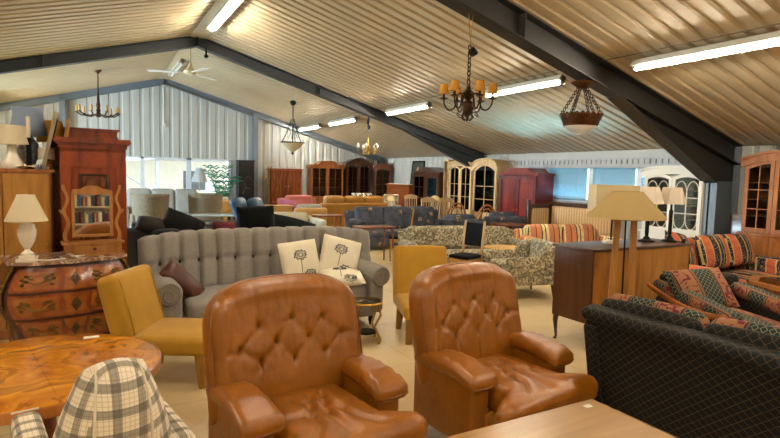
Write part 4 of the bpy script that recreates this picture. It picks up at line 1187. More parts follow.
# ---- chest seen from behind (dresser back), front = +y
t = thing('chest', 'long dark brown chest on thin legs with a bare wood back, holding three lamps', 'chest', (4.96, 3.70, 0), 0)
cw, cd = 1.56, .48
MB().bar(-cw / 2, -cw / 2 + .025, -cd / 2, cd / 2, .26, .97).bar(cw / 2 - .025, cw / 2, -cd / 2, cd / 2, .26, .97).bar(-cw / 2 + .025, cw / 2 - .025, -cd / 2 + .02, cd / 2, .26, .29).build('carcass', BROWNTOP, t)
MB().rbox(0, 0, .985, cw + .04, cd + .04, .03, r=.008, n=2, flat=1).build('top_board', BROWNTOP, t)
MB().bar(-cw / 2 + .025, cw / 2 - .025, -cd / 2, -cd / 2 + .015, .26, .97).build('back_panel', PLY, t)
for k in range(3): 
    d = MB().bar(-cw / 2 + .03, cw / 2 - .03, cd / 2 - .02, cd / 2, .30 + .22 * k, .51 + .22 * k).build('drawer', BROWNTOP, t)
    for s in (-1, 1): MB().lathe([(0, 0), (.014, .006), (.014, .02), (0, .026)], T=tr(s * .45, cd / 2, .405 + .22 * k) @ rot(-90), seg=10).build('knob', BRASS, d)
for sx in (-1, 1):
    for sy in (-1, 1):
        x, y = sx * (cw / 2 - .03), sy * (cd / 2 - .03)
        MB().tube([(x, y, .34), (x, y, .26), (x + sx * .008, y, .2), (x - sx * .002, y, .1), (x - sx * .012, y, .03), (x + sx * .012, y, .0)], [.03, .03, .026, .016, .013, .018], 8).build('leg', BROWNTOP, t)
LPOST = wood('lamp post oak', 'a87838', '8a5c24', 'b88848', 'z', 8, .45, .1)
# floor lamp in front of the chest: wide shade on two oak posts
t = thing('floor_lamp', 'tall floor lamp with twin light wooden posts and a wide flat beige shade', 'lamp', (4.12, 3.08, 0), -48)
MB().rbox(0, 0, .02, .34, .28, .04, r=.01, n=2).build('base', LIMED, t)
for s in (-1, 1): 
    MB().prism([(s * .10 - .024, .04), (s * .10 + .024, .04), (s * .065 + .026, 1.31), (s * .065 - .026, 1.31)], -.028, .028).build('post', LPOST, t)
MB().rbox(0, 0, 1.325, .26, .08, .03, r=.01, n=2).build('crosspiece', LPOST, t)
MB().cyl((.01, -.01, .06), (.0, 0, 1.31), .008, seg=6).build('cord', BLACKM, t)
MB().lathe([(.02, 0), (.035, .02), (.035, .05), (.02, .07), (.03, .09), (.012, .12)], cz=1.34, seg=12).build('lamp_holder', BLACKM, t)
mb = MB(); mb.lathe([(.36, 1.345), (.12, 1.57)], seg=8 * 1, cap=False, T=rot(0, 0, 22.5)) if False else mb.lathe([(.325, 1.335), (.322, 1.35), (.13, 1.565), (.128, 1.57)], seg=40, cap=False)
mb.build('lamp_shade', LINENSH, t, angle=50)
# lamp with a rectangular reed shade
t = thing('table_lamp', 'table lamp with a boxy woven reed shade and a white foot, leftmost on the chest', 'lamp', (4.78, 3.74, 1.0), -30)
MB().rbox(0, 0, .012, .15, .11, .024, r=.006, n=2).rbox(0, 0, .03, .1, .08, .014, r=.005, n=2).build('base', WHITEP, t)
MB().cyl((0, 0, .03), (0, 0, .4), .008).build('stem', BLACKM, t)
mb = MB(); w_, d_ = .22, .12
for (a, b) in (((-w_, -d_), (w_, -d_)), ((w_, -d_), (w_, d_)), ((w_, d_), (-w_, d_)), ((-w_, d_), (-w_, -d_))):
    mb.add([(a[0], a[1], .34), (b[0], b[1], .34), (b[0], b[1], .615), (a[0], a[1], .615)], [(0, 1, 2, 3)])
mb.build('lamp_shade', REEDSH, t)
mb = MB()
for k in range(12):
    z = .34 + .025 * k
    mb.tube([(-w_, -d_ - .001, z), (w_, -d_ - .001, z), (w_ + .001, d_, z), (-w_, d_, z)], .003, 4, closed=True)
mb.build('reed_ribs', REEDSH, t)
def hexlamp(label, loc, rz):
    t = thing('table_lamp', label, 'lamp', loc, rz, 'black stemmed lamps with six sided shades')
    MB().lathe([(.085, 0), (.085, .012), (.04, .025), (.03, .05), (.018, .06)], seg=20).build('base', BLACKM, t)
    MB().lathe([(.018, .06), (.022, .1), (.02, .2), (.022, .34), (.012, .36), (.01, .42)], seg=12).build('stem', BLACKM, t)
    MB().lathe([(.155, .42), (.1, .605)], seg=6, cap=False).build('lamp_shade', WHITESH, t, angle=20)
    return t
hexlamp('black stemmed lamp with white six sided shade, second from the reed lamp on the chest', (5.37, 3.74, 1.0), 10)
hexlamp('black stemmed lamp with white six sided shade at the far end of the chest', (5.66, 3.66, 1.0), 20)
t = thing('plug_cord', 'black plug and flex lying near the end of the chest top', 'plug', (5.66, 3.49, 1.0), 30)
MB().rbox(0, 0, .025, .05, .04, .045, r=.01, n=2).build('plug', BLACKM, t); MB().tube([(.02, 0, .02), (.05, .03, .008), (.04, .1, .007), (-.04, .12, .007), (-.06, .07, .007)], .005, 5).build('flex', BLACKM, t)

SHOWW = wood('polished beech rail', '8a4a1a', '66310e', '9a5a26', 'y', 7, .22, .5)
# ---- show-wood armchair with trellis stripe covers
t = thing('showwood_armchair', 'armchair in teal and rust striped trellis cloth with curved polished wooden arms', 'armchair', (4.99, 2.60, 0), -23)
MB().rbox(0, .02, .24, .8, .92, .24, r=.03).build('base', TRELLIS, t)
MB().rbox(0, -.10, .40, .62, .86, .16, r=.05, n=3, flat=5, puff=(0, .01, .02)).build('seat_cushion', TRSTRIPE, t, angle=70)
MB().rbox(0, .44, .50, .78, .14, .56, r=.05, n=3, T=None).build('back_frame', TRELLIS, t)
for s in (-1, 1):
    a = MB().rbox(s * .37, -.03, .42, .13, 1.02, .3, r=.05, n=3, flat=4).build('armrest', TRELLIS, t)
    MB().rbox(s * .36, 0, .61, .17, 1.04, .12, r=.055, n=4, flat=8, puff=(0, 0, .015), fn=lambda p, q: (p[0], p[1], p[2] + .05 * q[1])).build('arm_pad', TRSTRIPE, a, angle=70)
    pts = [(s * .46, .52, .65)] + [(s * (.46 + .03 * sin(k / 8 * pi)), .52 - 1.1 * k / 8, .65 - .085 * sin(k / 8 * pi / 1.3)) for k in range(1, 9)] + [(s * .45, -.60, .52), (s * .43, -.605, .45), (s * .43, -.60, .36), (s * .43, -.58, .14)]
    MB().tube(pts, [.026] * 8 + [.03, .032, .028, .024, .024], 8).build('wooden_rail', SHOWW, a)
for sx in (-1, 1):
    for sy in (-1, 1): MB().cyl((sx * .36, .02 + sy * .3, .13), (sx * .37, .02 + sy * .32, 0), .026, .02).build('leg', PINEO, t)
cushion('striped teal and rust cushion leaning inside the armchair with wooden arms', TRSTRIPE, (4.88, 2.82, .69), .56, .42, .17, rx=-42, ry=-6, rz=-28)

# ---- small red brown table between the dark sofa and that armchair
t = thing('side_table', 'low polished red mahogany table poking in at the right edge', 'table', (4.56, 1.78, 0), 0)
MB().rbox(0, 0, .575, .74, .5, .035, r=.008, n=2, flat=1).build('tabletop', REDMAHOG, t)
for sx in (-1, 1):
    for sy in (-1, 1): MB().bar(sx * .32 - .02, sx * .32 + .02, sy * .2 - .02, sy * .2 + .02, 0, .56).build('leg', REDMAHOG, t)
tag(MB().box(0, 0, 0, .05, .035, .0015).build('price_tag', PAPER, loc=(4.38, 1.86, .5935)), 'white tag on the red mahogany table at the right edge', 'tag')

# ---- rust and navy striped sofa by the right wall
sofa('striped_sofa', 'long sofa in broad rust, navy and gold stripes along the right wall', 'sofa', (7.40, 4.02, 0), 0, 1.98, .9, .44, .86, .62, .16, 3, NAVYSTRIPE, roll=True, bt=.2)
cushion('crumpled orange and navy throw cushion on the left end of the rust striped sofa', NAVYSTRIPE, (6.66, 4.14, .78), .6, .5, .22, rx=-24, ry=10, rz=14)
for x, l in ((7.35, 'plump rust and navy striped cushion, left one on the long striped sofa'), (8.0, 'plump rust and navy striped cushion, right one on the long striped sofa')):
    cushion(l, NAVYSTRIPE, (x, 4.12, .74), .62, .46, .22, rx=-18, ry=0, rz=0, sag=0)
# ---- glass topped coffee table
t = thing('glass_table', 'octagonal coffee table with a wooden rim and dark glass top by the striped sofa', 'table', (7.35, 3.0, 0), 22)
def octo(r, k=.42): return [(r * a, r * b) for a, b in ((1, k), (k, 1), (-k, 1), (-1, k), (-1, -k), (-k, -1), (k, -1), (1, -k))]
o_, i_ = octo(.56), octo(.47)
vs = [(x, y, .46) for x, y in o_] + [(x, y, .46) for x, y in i_] + [(x, y, .5) for x, y in o_] + [(x, y, .5) for x, y in i_]
fs = []
for k in range(8):
    j = (k + 1) % 8
    fs += [(k, j, 8 + j, 8 + k), (16 + k, 24 + k, 24 + j, 16 + j), (k, 16 + k, 16 + j, j), (8 + k, 8 + j, 24 + j, 24 + k)]
MB().add(vs, fs).build('rim', PINEO, t)
MB().prism([(x * .995, y * .995) for x, y in i_], .488, .496, axis='z').build('glass_top', SMOKE, t)
MB().prism(octo(.36), .14, .16, axis='z').build('shelf', PINEO, t)
for k in range(0, 8, 2):
    x, y = [(i_[k][q] + i_[(k + 1) % 8][q]) / 2 for q in (0, 1)]; MB().bar(x - .03, x + .03, y - .03, y + .03, 0, .46).build('leg', PINEO, t)

# ---- right wall: white gothic display cabinet, orange pine cabinet, dark board
vitrine('tall white painted display cabinet with pointed arch glazing bars on the right wall', (8.62, 5.45, 0), -90, 1.06, 1.93, .42, WHITEP, 2, 2, 3, .80, 'round', .07, lattice='gothic')
vitrine('orange pine glazed cabinet with arched top at the right edge', (8.72, 3.98, 0), -90, .84, 2.14, .42, PINEO, 2, 2, 3, .92, 'arch2', .10)
t = thing('headboard', 'plain dark brown board leaning between the steel post and the orange cabinet', 'board', (8.72, 4.52, 0), -90)
MB().rbox(0, 0, .6, .26, .06, 1.2, r=.008, n=1).build('board', BROWNTOP, t); MB().bar(-.13, .13, -.06, .06, 0, .04).build('foot', BROWNTOP, t)
# ================================================================== middle of the hall
def tsofa(*a, **k): return sofa(*a, **k)
# floral sofa and armchair
sofa('floral_sofa', 'pale floral sofa with a long rounded back behind the black backed chair', 'sofa', (5.55, 7.25, 0), -14, 2.2, .85, .42, .80, .58, .15, 1, FLORAL, bt=.16, leg=.14, cush_top=.01, curve=.1)
t = thing('floral_armchair', 'olive floral armchair seen from its side, next to the dark chest', 'armchair', (5.36, 5.66, 0), -106)
MB().rbox(0, 0, .33, .74, .74, .24, r=.03).build('base', FLORAL, t)
MB().rbox(0, -.08, .43, .56, .62, .12, r=.045, n=3, puff=(0, 0, .02)).build('seat_cushion', FLORAL, t)
MB().rbox(0, .0, .285, .72, .12, .55, r=.05, n=4, flat=6, puff=(0, .02, .01), T=tr(0, .28, .22) @ rot(-9)).build('backrest', FLORAL, t, angle=70)
for s in (-1, 1):
    up = [(-.40, .52), (-.36, .555), (-.2, .555), (0, .55), (.08, .58), (.17, .65), (.26, .70), (.36, .72), (.42, .71)]
    MB().prism([(y, z) for y, z in up] + [(.36, .22), (-.35, .22)], s * .37 - .05, s * .37 + .05, axis='x').build('armrest', FLORAL, t)
    MB().tube([(s * .37, y, z + .006) for y, z in up], .045, 8).build('arm_roll', FLORAL, t)
for sx in (-1, 1):
    for sy in (-1, 1): MB().cyl((sx * .31, sy * .31, .22), (sx * .33, sy * .34, 0), .024, .015).build('leg', BROWNTOP, t)
# round light table
t = thing('round_coffee_table', 'small round light wood table between the floral armchair and floral sofa', 'table', (5.78, 6.52, 0))
MB().lathe([(0, .53), (.31, .53), (.33, .54), (.33, .555), (.32, .56), (0, .56)], seg=36, cap=False).build('tabletop', LOAK, t)
for k in range(3):
    a = k * 2.094 + .6; MB().cyl((.25 * cos(a), .25 * sin(a), .53), (.33 * cos(a), .33 * sin(a), 0), .02, .014).build('leg', CREAMP, t)
# chairs with black seats and oak frames
def oakchair(label, x, y, rz, sz=.46, H=.95, w=.40):
    t = thing('dining_chair', label, 'chair', (x, y, 0), rz, 'oak chairs with black seats')
    MB().rbox(0, -.02, sz, w, .40, .05, r=.02, n=2, puff=(0, 0, .01)).build('seat', BLACKC, t)
    for sx in (-1, 1):
        MB().bar(sx * (w / 2 - .02) - .017, sx * (w / 2 - .02) + .017, -.205, -.17, 0, sz - .02).build('leg', LOAK, t)
        MB().prism([(.15, 0), (.185, 0), (.185, sz), (.25, H + .03), (.222, H + .03), (.15, sz)], sx * (w / 2 - .01) - .014, sx * (w / 2 - .01) + .014, axis='x').build('leg', LOAK, t)
    MB().bar(-w / 2 + .03, w / 2 - .03, -.2, -.18, sz - .09, sz - .03).bar(-w / 2 + .01, -w / 2 + .03, -.18, .16, sz - .09, sz - .03).bar(w / 2 - .03, w / 2 - .01, -.18, .16, sz - .09, sz - .03).bar(-w / 2 + .03, w / 2 - .03, .14, .16, sz - .09, sz - .03).build('seat_rail', LOAK, t)
    MB().rbox(0, 0, 0, w - .05, .03, .36, r=.012, n=2, T=tr(0, .212, H - .18) @ rot(-8)).build('backrest', BLACKC, t)
    return t
oakchair('oak chair with tall black back standing before the floral sofa', 5.0, 6.5, -70, .46, .96, .36)
oakchair('oak chair with black seat and back seen edge on beside the small brown table', 5.29, 9.0, -118, .46, 1.0)
# brown occasional table
t = thing('occasional_table', 'small reddish brown table in front of the navy patterned sofa', 'table', (4.66, 8.92, 0), 0)
MB().rbox(0, 0, .685, .72, .42, .03, r=.008, n=2, flat=1).build('tabletop', CHERRY, t)
for sx in (-1, 1):
    for sy in (-1, 1): MB().cyl((sx * .31, sy * .17, .67), (sx * .33, sy * .18, 0), .02, .014).build('leg', CHERRY, t)
t = thing('occasional_table', 'narrow red topped table at the front of the yellow leather sofa', 'table', (4.42, 10.6, 0), 0)
MB().rbox(0, 0, .775, .6, .42, .03, r=.008, n=2, flat=1).build('tabletop', CHERRY, t)
for sx in (-1, 1):
    for sy in (-1, 1): MB().bar(sx * .25 - .03, sx * .25 + .03, sy * .17 - .03, sy * .17 + .03, 0, .76).build('leg', PINEO, t)
MB().bar(-.24, .24, -.015, .015, .36, .4).build('stretcher', CHERRY, t)
# navy patterned suite
sofa('patterned_sofa', 'long navy sofa with scattered peach squares facing the camera', 'sofa', (6.28, 10.62, 0), -3, 2.5, .85, .42, .90, .62, .2, 3, NAVY, roll=True)
sofa('patterned_armchair', 'dark navy armchair seen from behind, left of the pair before the pine cabinets', 'armchair', (6.74, 9.25, 0), 166, 1.04, .82, .42, .86, .6, .18, 1, NAVY, group='navy armchairs', bt=.2)
sofa('patterned_armchair', 'dark navy armchair seen from behind, right of the pair before the mahogany wardrobe', 'armchair', (7.86, 9.2, 0), 164, .98, .82, .42, .90, .6, .18, 1, NAVY, group='navy armchairs', bt=.2)
# orange striped sofa with a throw, in front of the corner bench
sofa('orange_striped_sofa', 'sofa with fat orange and cream stripes running along its back, behind the dark chest', 'sofa', (7.50, 6.72, 0), -14, 1.76, .85, .44, .80, .62, .17, 2, ORSTRIPE, roll=True, bt=.24)
# striped corner bench
t = thing('corner_bench', 'dark framed corner bench in beige ticking under the blue blinds', 'bench', (8.98, 7.77, 0))
MB().bar(-.05, .0, -.85, .85, .1, 1.12).build('back_frame', BROWNTOP, t)
MB().rbox(-.09, -.05, .78, .07, 1.6, .62, r=.03, n=2).build('back_pad', BENCHSTRIPE, t)
MB().rbox(-.06, 0, 1.15, .09, 1.74, .06, r=.015, n=2).build('top_rail', BROWNTOP, t)
MB().rbox(-.25, -.05, .42, .36, 1.6, .12, r=.03, n=2).bar(-.4, -.06, -.82, .82, .1, .36).build('seat', BENCHSTRIPE, t)
MB().bar(-.70, -.05, .83, .88, .1, 1.08).build('wing_frame', BROWNTOP, t)
MB().rbox(-.4, .80, .76, .5, .06, .56, r=.03, n=2).build('wing_pad', BENCHSTRIPE, t)
MB().rbox(-.4, .85, 1.09, .68, .09, .06, r=.015, n=2).build('wing_rail', BROWNTOP, t)
MB().rbox(-.62, .6, .42, .16, .36, .12, r=.03, n=2).bar(-.7, -.55, .45, .78, .1, .36).build('wing_seat', BENCHSTRIPE, t)
MB().rbox(-.72, .85, .62, .07, .09, 1.2, r=.012, n=1).build('end_post', BROWNTOP, t)
# wooden table near the bench
t = thing('dining_table', 'plain brown wooden table at the corner bench', 'table', (7.52, 8.36, 0), 0)
MB().rbox(0, 0, .72, .6, .5, .035, r=.006, n=2, flat=1).build('tabletop', CHERRY, t)
for sx in (-1, 1):
    for sy in (-1, 1): MB().bar(sx * .26 - .03, sx * .26 + .03, sy * .2 - .03, sy * .2 + .03, 0, .71).build('leg', CHERRY, t)

# dark velvet corner group behind the grey sofa
t = thing('velvet_sofa', 'dark blue green velvet sofa heaped with cushions behind the grey sofa', 'sofa', (1.82, 7.52, 0), 0)
MB().rbox(0, 0, .24, 2.5, .95, .3, r=.04).build('base', GREENV, t)
for k in (-1, 0, 1): MB().rbox(k * .72, .08, .46, .71, .72, .2, r=.07, n=3, flat=5, puff=(0, 0, .03)).build('seat_cushion', GREENV, t, angle=70)
MB().rbox(0, -.42, .48, 2.4, .18, .78, r=.07, n=3, flat=8, puff=(0, 0, .03)).build('backrest', GREENV, t)
for s in (-1, 1):
    MB().rbox(s * 1.18, 0, .44, .24, .95, .62, r=.11, n=5, flat=4, puff=(0, 0, .03)).build('armrest', BLUEV, t)
for sx in (-1, 1):
    for sy in (-1, 1): MB().cyl((sx * 1.1, sy * .38, .1), (sx * 1.1, sy * .38, 0), .03).build('leg', BLACKM, t)
sofa('velvet_armchair', 'rounded dark blue velvet armchair at the left end behind the grey sofa', 'armchair', (.84, 6.45, 0), 20, .62, .62, .44, .93, .66, .14, 1, BLUEV, roll=True, bt=.2)
cushion('square dark green velvet cushion standing on the velvet sofa back', GREENV, (1.95, 7.22, .985), .50, .42, .16, rx=-8, ry=-3, rz=-8)
cushion('drooping dark cushion at the right end of the velvet sofa', GREENV, (2.45, 7.2, .86), .62, .4, .2, rx=-40, ry=18, rz=-10)
cushion('small burgundy cushion lying on the dark velvet sofa', BURG, (1.52, 7.18, .90), .30, .2, .14, rx=-24, ry=4, rz=0)
cushion('greyish brown cushion lying on the rounded velvet armchair', plain('taupe cloth', '221e1a', .9), (.66, 7.3, .95), .38, .26, .18, rx=-52, ry=22, rz=10)
cushion('pointed black cushion in the middle of the velvet sofa', BLACKC, (1.02, 7.3, .94), .5, .36, .18, rx=-30, ry=28, rz=10)
# low dark leather group with blue cushions beyond
sofa('dark_leather_sofa', 'low black leather sofa between the velvet sofa and the olive tub chairs', 'sofa', (1.6, 9.6, 0), 180, 2.6, .9, .40, .80, .66, .2, 3, plain('black leather', '14161a', .38, 0, .2, 8, .1, 60), bt=.2)
for x, z, l, rr in ((2.30, 1.0, 'left blue leather back cushion of the pair on the black sofa', 20), (2.60, 1.0, 'right blue leather back cushion of the pair on the black sofa', 24)):
    o = MB().rbox(0, 0, 0, .46, .19, .42, r=.08, n=4, flat=5, puff=(0, .02, 0)).build('back_cushion_loose', BLUEL, angle=70)
    o.name = 'leather_cushion'; o.matrix_world = tr(x, 9.55, z) @ rot(0, 0, 60) @ rot(-24) @ rot(0, 0, 0); tag(o, l, 'cushion', 'blue leather cushions')
t = thing('glass_coffee_table', 'table with a pale glossy top catching the window light before the wing chairs', 'table', (1.95, 11.1, 0))
MB().rbox(0, 0, .78, 1.25, .7, .03, r=.008, n=2, flat=1).build('tabletop', plain('pale glass top', 'a9bcc4', .08, 0, .02), t)
for sx in (-1, 1):
    for sy in (-1, 1): MB().bar(sx * .55 - .03, sx * .55 + .03, sy * .28 - .03, sy * .28 + .03, 0, .77).build('leg', BLACKM, t)
sofa('cream_chaise', 'low cream covered daybed in front of the light oak sideboard', 'daybed', (3.5, 10.3, 0), 0, 1.2, .9, .55, .82, .74, .12, 1, plain('cream sheet', 'b9b2a0', .9), bt=.16)
sofa('oak_armchair', 'light oak armchair with pale blue cushions left of the yellow sofa', 'armchair', (4.42, 12.1, 0), 180, .82, .8, .42, .92, .68, .1, 1, LOAK, PALEGREY, plain('pale blue cloth', '8a9bb5', .9), bt=.16, legm=LOAK)
t = thing('oak_sideboard', 'low light oak sideboard in front of the mahogany bar cabinet', 'sideboard', (3.85, 13.4, 0))
case(t, 1.3, .42, .1, .80, LOAK); MB().rbox(0, 0, .815, 1.34, .46, .03, r=.006, n=2, flat=1).build('top_board', LOAK, t); MB().bar(-.63, .63, -.18, .2, 0, .1).build('plinth', LOAK, t)
for k in (0, 1): panel_door(t, -.64 + .64 * k, -.005 + .64 * k, .12, .78, -.21, LOAK, LOAK, .06, knob=-.04 + .08 * k)
sofa('oak_framed_chair', 'yellowish oak framed chair with a white cushion left of the oak sideboard', 'chair', (2.75, 14.2, 0), 180, .74, .7, .42, .98, .64, .08, 1, LOAK, CREAMCL, CREAMCL, bt=.1, legm=LOAK)
# wing chairs with their backs to us
for (x, y, l) in ((1.13, 13.0, 'olive corduroy tub chair seen from behind, left of the pair by the window'), (2.30, 13.0, 'olive corduroy tub chair seen from behind, in front of the window lamp')):
    t = thing('tub_chair', l, 'armchair', (x, y, 0), 180, 'olive tub chairs')
    MB().pad(.78, .98, .14, curve=.26, top=lambda u: 1 - .03 * abs(u) ** 4, side=lambda v: .88 + .12 * v, nu=34, nv=16, e=10, T=tr(0, .3, .15) @ rot(-5)).build('backrest', OLIVE, t, angle=70)
    MB().rbox(0, -.02, .34, .6, .6, .2, r=.05, n=3).build('seat', OLIVE, t); MB().rbox(0, 0, .2, .66, .62, .14, r=.03).build('base', OLIVE, t)
    for s in (-1, 1): MB().rbox(s * .34, -.08, .45, .12, .56, .44, r=.05, n=3).build('armrest', OLIVE, t)
    for sx in (-1, 1):
        for sy in (-1, 1): MB().cyl((sx * .27, sy * .25, .15), (sx * .28, sy * .27, 0), .025, .018).build('leg', BROWNTOP, t)
sofa('window_sofa', 'pale grey high backed sofa standing under the far window', 'sofa', (1.75, 15.9, 0), 0, 2.1, .85, .45, 1.08, .66, .14, 3, PALEGREY, bt=.18, cush_top=.06)
# pink sofa, yellow sofa
sofa('pink_armchair', 'dusty pink armchair with rolled arms behind the oak armchair', 'armchair', (5.30, 14.4, 0), 10, 1.25, .85, .44, 1.0, .72, .2, 1, PINK, roll=True)
cushion('mauve cushion on the left arm of the dusty pink armchair', plain('mauve cloth', '8a4a66', .9), (4.62, 13.86, .82), .42, .3, .18, rx=-40, ry=10)
sofa('yellow_leather_sofa', 'tan yellow leather three seat sofa seen from behind', 'sofa', (5.98, 13.0, 0), 180, 2.02, .88, .42, .98, .66, .16, 3, TANLEATHER, bt=.2, lean=7, cush_top=.14)
# spotted parsons chairs
def parson(label, x, y, rz, H=1.12, w=.46):
    t = thing('parsons_chair', label, 'chair', (x, y, 0), rz, 'black and white spotted chairs')
    MB().rbox(0, 0, .4, w, .46, .16, r=.03, n=2).build('seat', SPOT, t); MB().rbox(0, 0, .36, w, .09, .74, r=.035, n=3, T=tr(0, .2, .4) @ rot(-6)).build('backrest', SPOT, t)
    for sx in (-1, 1):
        for sy in (-1, 1): MB().cyl((sx * (w / 2 - .04), sy * .19, .33), (sx * (w / 2 - .04), sy * .19, 0), .022, .016).build('leg', BROWNTOP, t)
    return t
parson('spotted chair behind the yellow sofa, left of the far pair', 6.86, 14.5, 172, 1.1, .30)
parson('spotted chair behind the yellow sofa, right of the far pair', 7.2, 14.5, 172, 1.1, .30)
parson('spotted chair standing nearest the piano, larger than the far pair', 7.62, 13.75, 172, 1.1, .46)
# pine dining set
t = thing('pine_table', 'pale pine dining table ringed by slat back chairs', 'table', (7.76, 12.5, 0))
MB().rbox(0, 0, .735, .9, .8, .035, r=.006, n=2, flat=1).build('tabletop', PINE, t)
for sx in (-1, 1):
    for sy in (-1, 1): MB().bar(sx * .38 - .035, sx * .38 + .035, sy * .33 - .035, sy * .33 + .035, 0, .72).build('leg', PINE, t)
def pinechair(label, x, y, rz):
    t = thing('slat_chair', label, 'chair', (x, y, 0), rz, 'pale pine slat back chairs')
    MB().rbox(0, 0, .44, .42, .42, .035, r=.01, n=2).build('seat', PINE, t)
    for sx in (-1, 1):
        MB().cyl((sx * .17, -.17, .43), (sx * .18, -.18, 0), .02, .016).build('leg', PINE, t)
        MB().tube([(sx * .18, .2, 0), (sx * .18, .18, .44), (sx * .18, .26, 1.1)], .019, 6).build('leg', PINE, t)
    up = [(-.21, 1.08), (-.12, 1.12), (0, 1.14), (.12, 1.12), (.21, 1.08)]
    MB().band(up, [(x_, 1.0) for x_, _ in up], .24, .265).build('top_rail', PINE, t)
    for k in range(4): MB().tube([(-.12 + .08 * k, .185, .45), (-.12 + .08 * k, .25, 1.02)], .013, 6).build('slat', PINE, t)
    return t
for (x, y, r, l) in ((7.14, 12.25, 90, 'pine slat chair at the left end of the pine table'), (7.48, 13.15, 0, 'pine slat chair on the far side of the pine table, left of two'), (7.62, 11.85, 180, 'pine slat chair on the near side of the pine table, left of two'), (8.16, 13.15, -8, 'pine slat chair on the far side of the pine table, by the dark cabinet'), (8.22, 11.85, 176, 'pine slat chair on the near side of the pine table, right of two'), (8.2, 12.5, -90, 'pine slat chair at the right end of the pine table')):
    pinechair(l, x, y, r)
# round backed wooden chairs
def roundchair(label, x, y, rz):
    t = thing('round_back_chair', label, 'chair', (x, y, 0), rz, 'orange wood chairs with hooped backs')
    MB().rbox(0, 0, .44, .46, .44, .05, r=.02, n=2).build('seat', PINEO, t)
    for k, rr in ((0, .27), (1, .19)):
        MB().tube([(rr * cos(a), .2 + .05 * sin(a), .55 + (rr + .18) * sin(a) * 1.05) for a in [pi * i / 16 for i in range(17)]], .024 - .006 * k, 7).build('back_hoop', PINEO, t)
    for s in (-1, 0, 1): MB().cyl((s * .12, .2, .46), (s * .14, .24, .88), .012).build('spindle', PINEO, t)
    for sx in (-1, 1):
        MB().tube([(sx * .27, .2, .55), (sx * .28, 0, .64), (sx * .26, -.2, .62)], .02, 6).build('armrest', PINEO, t)
        for sy in (-1, 1): MB().cyl((sx * .18, sy * .17, .43), (sx * .2, sy * .2, 0), .022, .016).build('leg', PINEO, t)
roundchair('hoop backed wooden chair left of the pine display cabinets', 7.95, 10.95, 170); roundchair('hoop backed wooden chair before the arched pine cabinet', 8.2, 10.1, 170)
# ================================================================== far wall and right wall furniture
# black lacquer cabinet, mahogany bar cabinet, brass lamp
t = thing('lacquer_cabinet', 'tall narrow black lacquer cabinet with a faint drawing beside the palm', 'cabinet', (4.09, 16.42, 0))
case(t, .46, .34, .06, 1.98, LACQ); MB().bar(-.25, .25, -.19, .17, 1.98, 2.02).build('cornice', LACQ, t); MB().bar(-.24, .24, -.18, .17, 0, .06).build('plinth', LACQ, t)
d = MB().bar(-.21, .21, -.19, -.17, .1, 1.94).build('door', LACQ, t)
mb = MB(); mb.tube([(-.12, -.192, 1.0), (-.02, -.192, 1.2), (-.08, -.192, 1.4), (.06, -.192, 1.55), (.12, -.192, 1.45)], .005, 4); mb.tube([(-.02, -.192, 1.2), (.12, -.192, 1.15)], .005, 4)
mb.build('line_drawing', plain('dull gilt line', '6a6452', .5), d)
MB().bar(.225, .235, -.17, .17, .06, 1.98).build('red_edge', REDMAHOG, t, label='dark red edge')
t = thing('bar_cabinet', 'flame veneered mahogany cabinet with two doors against the far wall', 'cabinet', (5.34, 16.40, 0))
case(t, 1.0, .38, .08, 1.76, MAHOG); MB().bar(-.54, .54, -.22, .19, 1.76, 1.80).build('top_board', MAHOG, t); MB().bar(-.52, .52, -.2, .19, 0, .08).build('plinth', MAHOG, t)
for k in (0, 1):
    d = MB().bar(-.49 + .495 * k, -.005 + .495 * k, -.21, -.19, .78, 1.74).build('door', FLAME, t)
    MB().lathe([(0, 0), (.012, .006), (.012, .02), (0, .024)], T=tr(-.05 + .1 * k, -.21, 1.25) @ rot(90), seg=8).build('knob', BRASS, d)
    d = MB().bar(-.49 + .495 * k, -.005 + .495 * k, -.21, -.19, .1, .72).build('lower_door', FLAME, t)
MB().bar(-.5, .5, -.225, -.19, .72, .77).build('waist_moulding', MAHOG, t)
t = thing('floor_lamp', 'thin brass floor lamp standing at the left of the mahogany bar cabinet', 'lamp', (4.72, 16.05, 0))
MB().lathe([(.14, 0), (.14, .02), (.04, .035), (.02, .06)], seg=20).build('base', BRASS, t); MB().cyl((0, 0, .05), (0, 0, 1.88), .014).build('pole', BRASS, t)
MB().lathe([(.03, 1.84), (.15, 1.93), (.16, 1.95), (.155, 1.95), (.03, 1.86)], seg=20, cap=False).build('bowl_shade', WHITESH, t)
MB().tube([(.0, 0, 1.55), (-.1, -.02, 1.62), (-.14, -.03, 1.55)], .01, 6).lathe([(.02, 0), (.05, -.07)], -.14, -.03, 1.56, 10).build('reading_arm', BRASS, t)
# glazed cabinets on the far wall
OAKV = wood('cabinet oak', '855026', '61361a', '965c2e', 'z', 8, .35, .2)
vitrine('oak glazed cabinet with raised crest, left of three at the far wall', (6.72, 16.40, 0), 0, 1.16, 2.08, .36, OAKV, 2, 2, 3, .84, 'crest', .1)
vitrine('dark walnut glazed cabinet with swept arched top, middle of three at the far wall', (7.86, 16.42, 0), 0, .92, 2.22, .34, WALNUT, 2, 2, 3, .86, 'arch2', .18)
vitrine('narrow arched mahogany cabinet with curved glazing bars in the far corner', (8.74, 16.2, 0), -22, .6, 2.06, .34, wood('corner mahogany', '55280f', '331507', '653214', 'z', 8, .3, .3), 1, 2, 4, .8, 'round', .14, bow=True)
